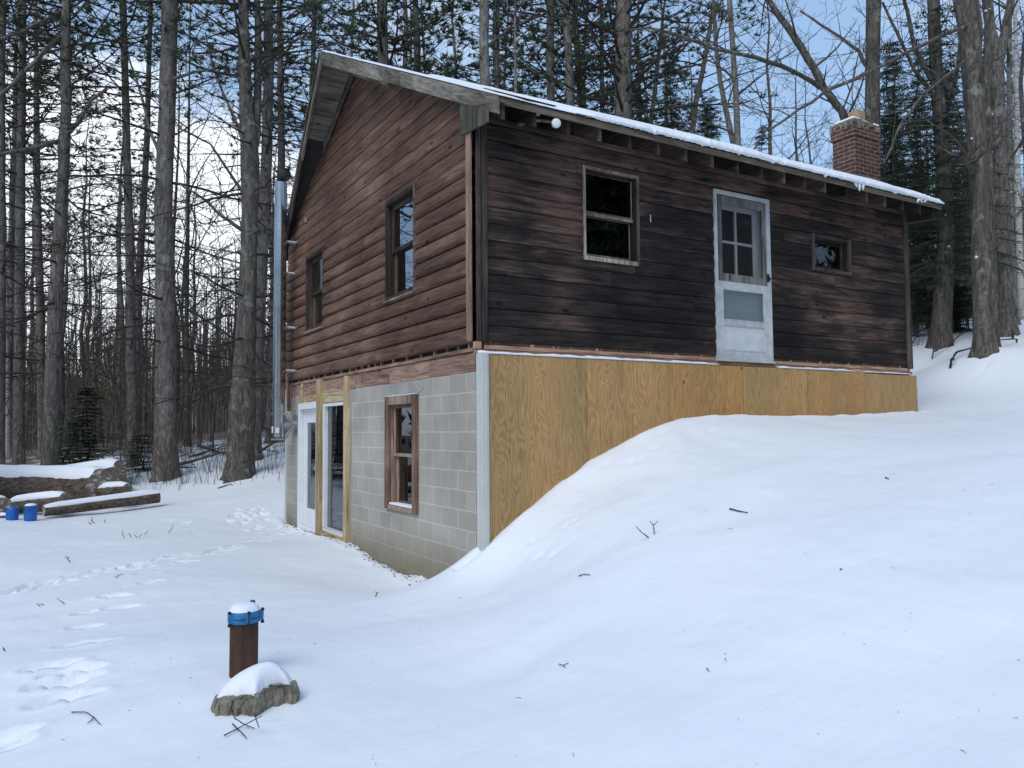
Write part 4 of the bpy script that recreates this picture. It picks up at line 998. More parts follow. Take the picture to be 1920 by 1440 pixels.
# sticks poking out of the snow: px polylines with lift above the ground
def stick(name, lab, lines, w=.004, mat='twig_dark', group=None, cat='twig'):
    u, v = lines[0][0][0], lines[0][0][1]; bx, by, bz = onground(u, v)
    mb = MB()
    dref = float((np.array([bx, by, bz]) - CAM) @ fw)
    for ln in lines:
        pts = []
        for q in ln:
            if len(q) == 3 and q[2] is not None: p = atd(q[0], q[1], dref + q[2])
            else: x, y, z = onground(q[0], q[1]); p = (x, y, z + .012)
            pts.append((p[0] - bx, p[1] - by, p[2] - bz))
        # refine for slight wobble
        pp = []
        for a, b in zip(pts[:-1], pts[1:]):
            for k in range(3): pp.append(tuple(a[i] * (1 - k / 3) + b[i] * k / 3 + ru(-.4, .4) * w for i in range(3)))
        pp.append(pts[-1]); m = len(pp)
        mb.tube(pp, [w * (1 - .55 * i / m) * ru(.85, 1.2) for i in range(m)], 5)
    o = mb.build(name, mat, None, loc=(float(bx), float(by), float(bz))); tag(o, lab, cat, group); return o
stick('fallen_twig', 'forked dark twigs crossing on the snow in front of the stone', [[(343, 1363 + 20), (400, 1360), (440, 1357)], [(420, 1383), (455, 1364, None), (492, 1342, -.02)], [(435, 1330, -.05), (441, 1348, -.05), (460, 1362), (477, 1369)], [(478, 1337, -.03), (481, 1352, -.03), (486, 1368)], [(436, 1361), (450, 1375), (462, 1388)]][1:] , .0035)
stick('fallen_twig', 'curved twig with a side spur lying on the snow left of the stone', [[(135, 1338), (160, 1338), (176, 1348), (188, 1361)], [(176, 1348), (170, 1355), (164, 1359)]], .0035)
stick('snow_twig', 'small twig standing beside a forked one on the snow bank', [[(1216, 1010), (1205, 1000, -.02), (1192, 986, -.02)]], .005)
stick('snow_twig', 'small forked twig standing up on the snow bank below the plywood', [[(1227, 1003), (1226, 992, 0), (1225, 985, 0), (1234, 977, 0)], [(1225, 985, 0), (1219, 977, 0)]], .005)
stick('fallen_twig', 'short dark stick lying high on the snow bank', [[(1368, 956), (1385, 960), (1402, 963)]], .008)
stick('snow_twig', 'tiny twig on the open snow right of the well pipe', [[(1048, 1248), (1056, 1250), (1066, 1243, 0)], [(1056, 1250), (1060, 1254)]], .003)
stick('snow_twig', 'tiny bent twig low on the snow bank below the house corner', [[(1085, 1082), (1095, 1079), (1107, 1080)]], .005)
stick('snow_twig', 'short curled twig in the snow just below the block wall', [[(704, 1120), (707, 1113, 0), (710, 1110, 0)], [(707, 1113, 0), (704, 1109, 0)]], .005)
stick('snow_twig', 'thin grey twig sticking up left of the animal tracks', [[(132, 1055), (127, 1048, 0), (122, 1043, 0)], [(127, 1048, 0), (129, 1043, 0)]], .006)
stick('snow_twig', 'two thin twigs in the snow left of the footprints', [[(75, 1138), (68, 1131, 0)], [(83, 1136), (74, 1132, 0)]], .004)
stick('snow_twig', 'single slanting twig beside the footprints', [[(121, 1133), (113, 1127, 0), (107, 1121, 0)]], .004)
stick('snow_twig', 'small upright twig at the left edge of the snow', [[(10, 1224), (7, 1218, 0), (5, 1213, 0)], [(7, 1218, 0), (9, 1215, 0)]], .004)
stick('fallen_twig', 'thin arching twig lying between the track lines', [[(217, 1084), (222, 1080), (231, 1078)]], .004)
stick('fallen_twig', 'long thin twig lying on the snow below the big pine', [[(408, 916), (425, 911), (432, 908), (436, 911)]], .012)
stick('dry_stem', 'row of thin curved dry stems standing in the open snow', [[(233, 1010), (229, 1000, 0), (231, 994, 0)], [(246, 1009), (241, 999, 0)], [(256, 1008), (251, 1002, 0)], [(260, 1008), (266, 1002, 0)], [(272, 1003), (278, 995, 0)]], .005)
stick('dry_stem', 'small dry stems on the hump of snow near the log pile', [[(172, 980), (173, 968, 0)], [(177, 982), (170, 974, 0)], [(170, 983), (166, 979, 0)], [(196, 981), (197, 974, 0)]], .006)
stick('dry_stem', 'thin bent stem between the tracks and the log pile', [[(315, 1000), (322, 992, 0), (325, 984, 0)]], .005)
stick('snow_twig', 'tiny twig on the snow at the bottom right', [[(1325, 1256), (1330, 1262)], [(1360, 1241), (1360, 1234, 0)]], .003)
stick('snow_twig', 'small twig speck far right on the snow bank', [[(1575, 1070), (1579, 1066, 0)]], .005)
stick('snow_twig', 'small twig below the far end of the plywood', [[(1660, 897), (1667, 900)]], .006)
stick('fallen_branch', 'dark fallen branch arching over the snow towards the right trees', [[(1781, 691), (1784, 675, 0), (1795, 660, .3), (1815, 655, .5), (1850, 643, .8), (1880, 637, 1.2), (1905, 636, 1.6)], [(1905, 636, 1.6), (1907, 642, 1.6)], [(1784, 675, 0), (1790, 672, 0)]], .022, cat='branch')
stick('fallen_branch', 'dark bowed branch rising from the snow left of the twin trunks', [[(1780, 650), (1787, 640, 0), (1800, 628, .3), (1820, 616, .6)]], .02, cat='branch')
stick('fallen_branch', 'pale broken branch leaning against the right trunks', [[(1875, 632), (1862, 615, .0), (1847, 596, -.1)]], .035, 'bark_pale', cat='branch')
stick('sapling', 'thin bare sapling rising beside the far corner of the cabin', [[(1748, 674), (1753, 640, 0), (1757, 615, 0), (1762, 585, 0), (1766, 560, 0)], [(1757, 615, 0), (1772, 604, 0)], [(1753, 640, 0), (1748, 625, 0)], [(1750, 660, 0), (1768, 650, .2), (1790, 640, .3)]], .016, 'twig', cat='sapling')
stick('fallen_branch', 'tangle of dark twigs on the snow just behind the cabin corner', [[(1711, 643), (1718, 632, 0), (1730, 628, 0), (1745, 622, 0)], [(1718, 632, 0), (1726, 618, 0), (1731, 612, 0)], [(1742, 645), (1742, 620, 0)], [(1712, 649), (1735, 650, .2), (1750, 648, .2)]], .014, cat='branch')
stick('sapling', 'pair of crossed thin stems on the snow slope right of the big trunks', [[(1886, 629), (1894, 610, 0), (1903, 592, 0), (1908, 578, 0)], [(1899, 636), (1898, 615, 0), (1896, 598, 0)], [(1907, 629), (1920, 624, .2)]], .022, cat='sapling')

# ---------------------------------------------------------------- log pile
def log(name, lab, p0, p1, r0, r1, capfrac=1.0, bend=0.0, endmat='log_end', cap=True, group='felled logs in the snowy pile', flat=1.0, capt=.05, seed=0):
    r2 = random.Random(seed); p0 = Vector(p0); p1 = Vector(p1); L = (p1 - p0).length
    E_ = empty(name, lab, 'log', tuple(p0), group)
    d = (p1 - p0).normalized(); side = d.cross(Vector((0, 0, 1))).normalized(); up_ = side.cross(d)
    N = max(8, int(L / .1)); K = 28; V = []; F = []; ph = [r2.uniform(0, 6.28) for _ in range(6)]
    def rad(i, th): 
        s_ = i / N; r = r0 * (1 - s_) + r1 * s_
        return r * (1 + .03 * math.sin(3 * th + ph[0] + s_ * 3) + .03 * math.sin(5 * th + ph[1] - 4 * s_) + .025 * math.sin(11 * th + ph[2] + 9 * s_) + .02 * math.sin(s_ * L * 6 + ph[3]))
    def cen(i): s_ = i / N; return d * (L * s_) + side * (bend * math.sin(PI * s_)) + up_ * (bend * .3 * math.sin(PI * s_ * 1.3))
    for i_ in range(N + 1):
        for k in range(K):
            th = 2 * PI * k / K; r = rad(i_, th); V.append(tuple(cen(i_) + side * (math.cos(th) * r) + up_ * (math.sin(th) * r * flat)))
    for i_ in range(N):
        for k in range(K): F.append((i_ * K + k, i_ * K + (k + 1) % K, (i_ + 1) * K + (k + 1) % K, (i_ + 1) * K + k))
    q = d.to_track_quat('X', 'Z'); 
    mb = MB(); mb.add(V, F); o = mb.build('bark', 'bark_log', E_, smooth=True)
    mb = MB()
    for e_ in (0, N):
        Vv = [tuple(cen(e_))] + [tuple(cen(e_) + (Vector(V[e_ * K + k]) - cen(e_)) * .5 + d * (r2.uniform(-.01, .01))) for k in range(K)] + [V[e_ * K + k] for k in range(K)]
        Ff = [(0, 1 + k, 1 + (k + 1) % K) for k in range(K)] + [(1 + k, 1 + K + k, 1 + K + (k + 1) % K, 1 + (k + 1) % K) for k in range(K)]
        mb.add(Vv, Ff)
    mb.each('cut_end', endmat, E_)
    if cap:
        V = []; F = []; M_ = 17; i0 = 0; i1 = int(N * capfrac)
        for i_ in range(i0, i1 + 1):
            e = min(1, (i_ - i0) / 1.5 + .02) * min(1, (i1 - i_) / 1.5 + .02)
            for k in range(M_):
                th = math.radians(30 + 120 * k / (M_ - 1)) + (.05 * math.sin(i_ * .37 + ph[4]) + r2.uniform(-.08, .08)) * (k in (0, M_ - 1))
                t = math.sin(PI * k / (M_ - 1)) ** .9
                r = rad(i_, th) + capt * t * e - .012 * (k in (0, M_ - 1))
                V.append(tuple(cen(i_) + side * (math.cos(th) * r) + up_ * (math.sin(th) * r * flat)))
        for i_ in range(i1 - i0):
            for k in range(M_ - 1): F.append((i_ * M_ + k, i_ * M_ + k + 1, (i_ + 1) * M_ + k + 1, (i_ + 1) * M_ + k))
        mb = MB(); mb.add(V, F); mb.build('snow_cover', 'snow_cap', E_, smooth=True)
    return E_
log('fallen_log', 'thickest snow covered log of the pile, running off the left edge', atd(-190, 902, 17.3), atd(190, 913, 14.9), .33, .33, seed=1, capt=.06)
log('fallen_log', 'thick log lying behind the largest one, its end raised to the right', atd(60, 905, 15.8), atd(224, 887, 15.6), .18, .25, seed=2, capt=.08)
log('fallen_log', 'long slender straight log in front of the pile', atd(82, 958, 13.4), atd(297, 931, 14.7), .095, .115, seed=3, capt=.035, endmat='log_end')
log('fallen_log', 'short log butt poking out behind the slender log', atd(190, 922, 14.9), atd(240, 917, 14.6), .12, .105, seed=4, capt=.05)
log('fallen_log', 'snow topped log chunk between the blue tubs and the largest log', atd(20, 950, 14.0), atd(122, 940, 13.7), .12, .16, seed=5, capt=.06, bend=.03)
log('fallen_log', 'cut log end at the left edge beside the blue tubs', atd(-60, 945, 13.9), atd(4, 951, 13.3), .15, .16, seed=6, capt=.05)
log('fallen_log', 'small dark round log low beside the rounded blue tub', atd(-14, 972, 13.2), atd(14, 969, 13.2), .06, .05, seed=8, capt=.03)
for u, lab, rounded in ((23, 'blue tub with a rounded snowy top, the left one', True), (57, 'blue tub with a flat snowy top beside the slender log', False)):
    p = atd(u, 968, 13.0); x, y = p[0], p[1]; z = p[2] - .01
    E_ = empty('blue_tub', lab, 'tub', (x, y, z), 'blue tubs by the log pile'); mb = MB()
    if rounded: mb.tube([(0, 0, -.1), (0, 0, .0), (0, 0, .10), (0, 0, .15), (0, 0, .18)], [.08, .092, .094, .078, .045], 24, True, .5)
    else: mb.tube([(0, 0, -.1), (0, 0, .0), (0, 0, .155), (0, 0, .157), (0, 0, .185), (0, 0, .187)], [.088, .095, .098, .103, .103, .09], 24, True, .5)
    o = mb.build('tub_body', 'blue', E_)
    for p_ in o.data.polygons: p_.use_smooth = len(p_.vertices) == 4
    mb = MB(); mb.add(*dome(.088 if not rounded else .075, .088 if not rounded else .075, .035, seed=4, jit=.03, z0=.188 if not rounded else .145)); mb.build('snow_cover', 'snow_cap', E_, smooth=True)
print('yard', time.time() - T0)

# ================================================================= WOODS
class TB:
    """fast collector for trees: tapered tubes and flat leaves in numpy-free lists"""
    def __init__(s): s.v = []; s.f = []
    def tube(s, P, R, n):
        o = len(s.v); m = len(P)
        dx, dy, dz = P[-1][0] - P[0][0], P[-1][1] - P[0][1], P[-1][2] - P[0][2]
        L = math.sqrt(dx * dx + dy * dy + dz * dz) or 1; dx /= L; dy /= L; dz /= L
        if abs(dz) > .8: ax, ay, az = 1.0, 0.0, 0.0
        else: ax, ay, az = 0.0, 0.0, 1.0
        ux, uy, uz = dy * az - dz * ay, dz * ax - dx * az, dx * ay - dy * ax
        l = math.sqrt(ux * ux + uy * uy + uz * uz); ux /= l; uy /= l; uz /= l
        wx_, wy_, wz_ = dy * uz - dz * uy, dz * ux - dx * uz, dx * uy - dy * ux
        for i in range(m):
            p = P[i]; r = R[i]
            for (c, q) in CS[n]:
                s.v.append((p[0] + r * (ux * c + wx_ * q), p[1] + r * (uy * c + wy_ * q), p[2] + r * (uz * c + wz_ * q)))
        for i in range(m - 1):
            b = o + i * n
            for k in range(n): k2 = (k + 1) % n; s.f.append((b + k, b + k2, b + n + k2, b + n + k))
    def tri(s, a, b, c): o = len(s.v); s.v += [a, b, c]; s.f.append((o, o + 1, o + 2))
    def build(s, name, mat, parent=None, smooth=True):
        me = bpy.data.meshes.new(name); me.from_pydata(s.v, [], s.f); me.materials.append(MT[mat])
        if smooth: me.polygons.foreach_set('use_smooth', [True] * len(me.polygons))
        me.update(); o = bpy.data.objects.new(name, me); COL.objects.link(o)
        if parent is not None: o.parent = parent
        return o
CS = {n: [(math.cos(2 * PI * k / n), math.sin(2 * PI * k / n)) for k in range(n)] for n in range(3, 17)}
R3 = random.Random(99); U = R3.uniform; G_ = R3.gauss
def norm(x, y, z): l = math.sqrt(x * x + y * y + z * z) or 1; return x / l, y / l, z / l
def tuft(tb, p, d, L, n, w):
    for _ in range(n):
        a, b, c = norm(d[0] * 1.1 + U(-1, 1), d[1] * 1.1 + U(-1, 1), d[2] * 1.1 + U(-.7, 1))
        l = L * U(.6, 1.1); e, f, g = norm(U(-1, 1), U(-1, 1), U(-1, 1)); h = w * .5
        tb.tri((p[0] - e * h, p[1] - f * h, p[2] - g * h), (p[0] + e * h, p[1] + f * h, p[2] + g * h), (p[0] + a * l, p[1] + b * l, p[2] + c * l))
def spray(tb, p, d, L, w):   # hemlock / fir spray: flat feathery leaflet rows
    sx_, sy_, _ = norm(-d[1], d[0], 0)
    n = max(2, int(L / .07))
    for k in range(n):
        t = k / n; q = (p[0] + d[0] * L * t, p[1] + d[1] * L * t, p[2] + d[2] * L * t)
        for s_ in (-1, 1):
            l = w * (1 - .7 * t) * U(.6, 1.2)
            e = (q[0] + (sx_ * s_ + d[0] * .7) * l, q[1] + (sy_ * s_ + d[1] * .7) * l, q[2] - U(0, .35) * l)
            tb.tri((q[0] + d[0] * .028, q[1] + d[1] * .028, q[2]), (q[0] - d[0] * .028, q[1] - d[1] * .028, q[2]), e)
def limb(tb, lf, p, d, L, r, lvl, tropism, wig, rate, kind, minr=.004, split=(.35, .62), ang=.75):
    n = max(2, min(7, int(L / .35) + 1)); st = L / n; P = [p]; R = [r]; x, y, z = d; q = p
    for i in range(n):
        x, y, z = norm(x + U(-wig, wig), y + U(-wig, wig), z + U(-wig, wig) * .8 + tropism * (i / n if tropism > 0 else 1) * .5)
        q = (q[0] + x * st, q[1] + y * st, q[2] + z * st); P.append(q); R.append(max(minr, r * (1 - .85 * (i + 1) / n)))
    tb.tube(P, R, 5 if r > .05 else 4 if r > .02 else 3)
    if lvl > 0:
        m = int(L * rate * U(.8, 1.2)) + (1 if lvl > 1 else 1)
        sd_ = 1
        for k in range(m):
            t = .15 + .83 * (k + R3.random()) / m; i = min(n - 1, int(t * n)); f = t * n - i
            a, b = P[i], P[i + 1]; c = (a[0] + (b[0] - a[0]) * f, a[1] + (b[1] - a[1]) * f, a[2] + (b[2] - a[2]) * f)
            dx, dy, dz = norm(b[0] - a[0], b[1] - a[1], b[2] - a[2]); sd_ = -sd_
            hx, hy, _ = norm(-dy, dx, 0) if abs(dx) + abs(dy) > .05 else norm(U(-1, 1), U(-1, 1), 0)
            if kind == 'h': hx, hy, hz = norm(hx * sd_ + U(-.8, .8), hy * sd_ + U(-.8, .8), U(-.6, .9))
            else: hx, hy, hz = norm(hx * sd_ + U(-.25, .25), hy * sd_ + U(-.25, .25), U(-.3, .35))
            cd = norm(dx * (1 - ang * .4) + hx * ang, dy * (1 - ang * .4) + hy * ang, dz * (1 - ang * .4) + hz * ang)
            limb(tb, lf, c, cd, L * U(*split) * (1.05 - .55 * t), max(minr, R[i] * U(.4, .65)), lvl - 1, tropism, wig * 1.15, rate * 1.35, kind, minr, split, ang)
    if lf is not None:
        g, dens, tl, tw = lf
        if lvl == 0:
            for k in range(dens):
                i = n - (k % 2); a = P[i - 1] if k else P[n]; tuft(g, P[max(1, n - k)], (x, y, z), tl, 7, tw)
def pathat(T, z):
    for (a, ra), (b, rb) in zip(T[:-1], T[1:]):
        if b[2] >= z: 
            f = (z - a[2]) / max(1e-6, b[2] - a[2]); return (a[0] + (b[0] - a[0]) * f, a[1] + (b[1] - a[1]) * f, z), ra + (rb - ra) * f
    return T[-1][0], T[-1][1]
def trunk_mesh(tb, T, n=12, flare=True, sub=3):
    P = []; R = []
    for (a, ra), (b, rb) in zip(T[:-1], T[1:]):
        for k in range(sub):
            f = k / sub; P.append((a[0] + (b[0] - a[0]) * f, a[1] + (b[1] - a[1]) * f, a[2] + (b[2] - a[2]) * f)); R.append((ra + (rb - ra) * f) * U(.96, 1.04))
    P.append(T[-1][0]); R.append(T[-1][1])
    o = len(tb.v); tb.tube(P, R, n)
    # lumpy bark outline and root flare
    r0 = T[1][1] if len(T) > 1 else .2; ph = [U(0, 6.28) for _ in range(3)]
    for i in range(len(P)):
        c = P[i]; h = c[2] - T[0][0][2]
        for k in range(n):
            a = 2 * PI * k / n; s_ = 1 + .05 * math.sin(3 * a + ph[0] + h) + U(-.035, .035)
            if flare: s_ += max(0, (.75 - h) / .75) ** 2 * (.55 + .35 * math.sin(5 * a + ph[1]))
            v = tb.v[o + i * n + k]; tb.v[o + i * n + k] = (c[0] + (v[0] - c[0]) * s_, c[1] + (v[1] - c[1]) * s_, v[2])
def pine_crown(tb, lf, T, H, z0, zl, dlen, llen, dead_lvl=2, live_lvl=2, step=.5, dens=2, tl=.2, tw=.03, minr=.005):
    """dead bare whorls from z0 to zl, living needled boughs above"""
    z = z0
    while z < H - .3:
        c, r = pathat(T, z); live = z > zl; nb = R3.choice((2, 3, 4)) if live else R3.choice((1, 2, 3))
        a0 = U(0, 6.28)
        for k in range(nb):
            a = a0 + 2 * PI * k / nb + U(-.4, .4)
            if live:
                t = (z - zl) / max(.1, H - zl); L = llen * (1.05 - t) * U(.65, 1.1) + .3
                limb(tb, (lf, dens, tl, tw), c, norm(math.cos(a), math.sin(a), U(.0, .35)), L, max(.012, min(r * .3, .012 + L * .012)), live_lvl, .25, .16, 1.15, 'p', minr, (.3, .55), .8)
            else:
                L = dlen * U(.35, 1.15)
                limb(tb, None, c, norm(math.cos(a), math.sin(a), U(-.25, .2)), L, .008 + L * .008, dead_lvl, -.12 if U(0, 1) < .6 else .25, .17, 1.9, 'p', minr, (.3, .6), .75)
        z += step * U(.6, 1.4)
def hard_crown(tb, T, H, z0, L0, nb, lvl=3, minr=.005, rate=1.35):
    for k in range(nb):
        z = z0 + (H - z0) * (k + U(0, 1)) / nb; c, r = pathat(T, z); a = U(0, 6.28); t = (z - z0) / (H - z0)
        limb(tb, None, c, norm(math.cos(a), math.sin(a), U(.5, 1.3)), L0 * (1.1 - .6 * t) * U(.6, 1.1), max(.02, r * U(.35, .55)), lvl, .22, .2, rate, 'h', minr, (.4, .7), .8)
def hemlock_crown(tb, lf, T, H, z0, llen, step=.28, tp=.9, sw=.1):
    z = z0
    while z < H - .05:
        c, r = pathat(T, z); t = (z - z0) / (H - z0); nb = R3.choice((3, 4, 5)); a0 = U(0, 6.28)
        for k in range(nb):
            a = a0 + 2 * PI * k / nb + U(-.5, .5); L = llen * (1.03 - t) ** tp * U(.55, 1.1) + .08
            n = max(3, int(L / .22)); P = [c]; R = [max(.004, L * .012)]; x, y, zz = norm(math.cos(a), math.sin(a), U(.0, .3)); q = c
            for i in range(n):
                x, y, zz = norm(x + U(-.12, .12), y + U(-.12, .12), zz - .09); st = L / n
                q2 = (q[0] + x * st, q[1] + y * st, q[2] + zz * st)
                for s_ in (-1, 1):
                    if U(0, 1) < .92:
                        hx, hy = -y * s_, x * s_; l = (.22 + .38 * L * (1 - (i + 1) / (n + 1))) * U(.5, 1.1) * .8
                        d = norm(x * .75 + hx, y * .75 + hy, zz - U(.0, .35)); spray(lf, q, d, l, sw)
                        if l > .35: spray(lf, (q[0] + d[0] * l * .4, q[1] + d[1] * l * .4, q[2] + d[2] * l * .4), norm(x + hx * .2, y + hy * .2, zz - .2), l * .5, sw * .8)
                q = q2; P.append(q); R.append(max(.003, R[0] * (1 - (i + 1) / n)))
            spray(lf, q, (x, y, zz), .16, sw * .6); tb.tube(P, R, 3)
        z += step * U(.7, 1.3)

# --- prototypes reused for the background woods
PROTO = {}
def straight(H, r, lean=.02, seg=8, r_top=.15):
    lx, ly = U(-lean, lean), U(-lean, lean); T = []; x = y = 0
    for i in range(seg + 1):
        z = H * i / seg; T.append(((x, y, z - (.4 if i == 0 else 0)), r * (1 - (1 - r_top) * i / seg))); x += lx * H / seg + U(-.16, .16) * (1 + 2 * r); y += ly * H / seg + U(-.16, .16) * (1 + 2 * r)
    return T
def proto(key, n, fn): PROTO[key] = [fn() for _ in range(n)]
def mk(parts):   # keep meshes only
    out = []
    for nm, tb, mat in parts:
        if not tb.v: continue
        me = bpy.data.meshes.new(nm); me.from_pydata(tb.v, [], tb.f); me.materials.append(MT[mat]); me.polygons.foreach_set('use_smooth', [True] * len(me.polygons)); me.update(); out.append((nm, me))
    return out
def p_pine(zlo=11, zhi=14.5):
    H = U(18, 23); T = straight(H, U(.15, .2)); a, b, c = TB(), TB(), TB(); trunk_mesh(a, T, 8)
    pine_crown(b, c, T, H, 2.5, U(zlo, zhi), 1.9, 3.1, 2, 2, .68, 3, .32, .06, .007); return mk([('trunk', a, 'bark_pine'), ('branches', b, 'twig_dark'), ('needles', c, 'needles')])
def p_hard():
    H = U(14, 18); T = straight(H, U(.09, .15), .03, 9, .12); a, b = TB(), TB(); trunk_mesh(a, T, 8)
    hard_crown(b, T, H, U(4, 6), 3.6, 15, 3, .007); return mk([('trunk', a, 'bark_hard'), ('branches', b, 'twig')])
def p_hem():
    H = U(8, 12); T = straight(H, .11, .01, 7, .08); a, b, c = TB(), TB(), TB(); trunk_mesh(a, T, 8)
    hemlock_crown(b, c, T, H, .7, 2.3, .25, .8, .19); return mk([('trunk', a, 'bark_pine'), ('branches', b, 'twig_dark'), ('needles', c, 'hemlock')])
def p_sap():
    H = U(5, 9); T = straight(H, U(.022, .045), .05, 8, .15); a, b = TB(), TB(); trunk_mesh(a, T, 5, False, 2)
    hard_crown(b, T, H, 1.0, 1.5, 13, 2, .005, 1.6); return mk([('trunk', a, 'bark_hard'), ('branches', b, 'twig')])
def p_shrub():
    H = U(1.0, 2.2); a = TB()
    for k in range(R3.randint(3, 6)):
        an = U(0, 6.28); limb(a, None, (U(-.1, .1), U(-.1, .1), -.05), norm(math.cos(an) * .3, math.sin(an) * .3, 1), H * U(.5, 1), .009, 2, .1, .14, 1.6, 'h', .004, (.35, .6), .6)
    return mk([('stems', a, 'twig')])
def p_leafy():
    H = U(2.0, 3.4); T = straight(H, .018, .04, 6, .2); a, b, c = TB(), TB(), TB(); trunk_mesh(a, T, 4, False, 1)
    for k in range(12):
        z = H * U(.25, .98); p, r = pathat(T, z); an = U(0, 6.28); L = U(.4, .9)
        d = norm(math.cos(an), math.sin(an), U(-.05, .3)); limb(b, None, p, d, L, .008, 1, -.05, .1, 2, 'p', .004)
        for q in range(9):
            f = U(.3, 1.1) * L; tuft(c, (p[0] + d[0] * f + U(-.12, .12), p[1] + d[1] * f + U(-.12, .12), p[2] + d[2] * f + U(-.1, .08)), (0, 0, -1), .09, 2, .07)
    return mk([('trunk', a, 'bark_hard'), ('branches', b, 'twig'), ('dead_leaves', c, 'dead_leaf')])
proto('pine', 4, p_pine); proto('pinelow', 3, lambda: p_pine(5.5, 8)); proto('hard', 4, p_hard); proto('hem', 3, p_hem); proto('sap', 7, p_sap); proto('shrub', 5, p_shrub); proto('leafy', 3, p_leafy)
print('protos', time.time() - T0, {k: [sum(len(m.polygons) for _, m in p) for p in v] for k, v in PROTO.items()})
def place(key, x, y, sc, name, label, cat, group=None, k=None, rz_=None, sz=None, dz=0):
    P = PROTO[key]; P = P[R3.randrange(len(P))] if k is None else P[k]
    if len(P) == 1: e = bpy.data.objects.new(name, P[0][1]); COL.objects.link(e); e.location = (x, y, gz(x, y) - .05 + dz); tag(e, label, cat, group)
    else: e = empty(name, label, cat, (x, y, gz(x, y) - .05 + dz), group)
    e.rotation_euler = (0, 0, U(0, 6.28) if rz_ is None else rz_); e.scale = (sc, sc, sz or sc)
    for nm, me in (P if len(P) > 1 else []):
        o = bpy.data.objects.new(nm, me); COL.objects.link(o); o.parent = e
    return e

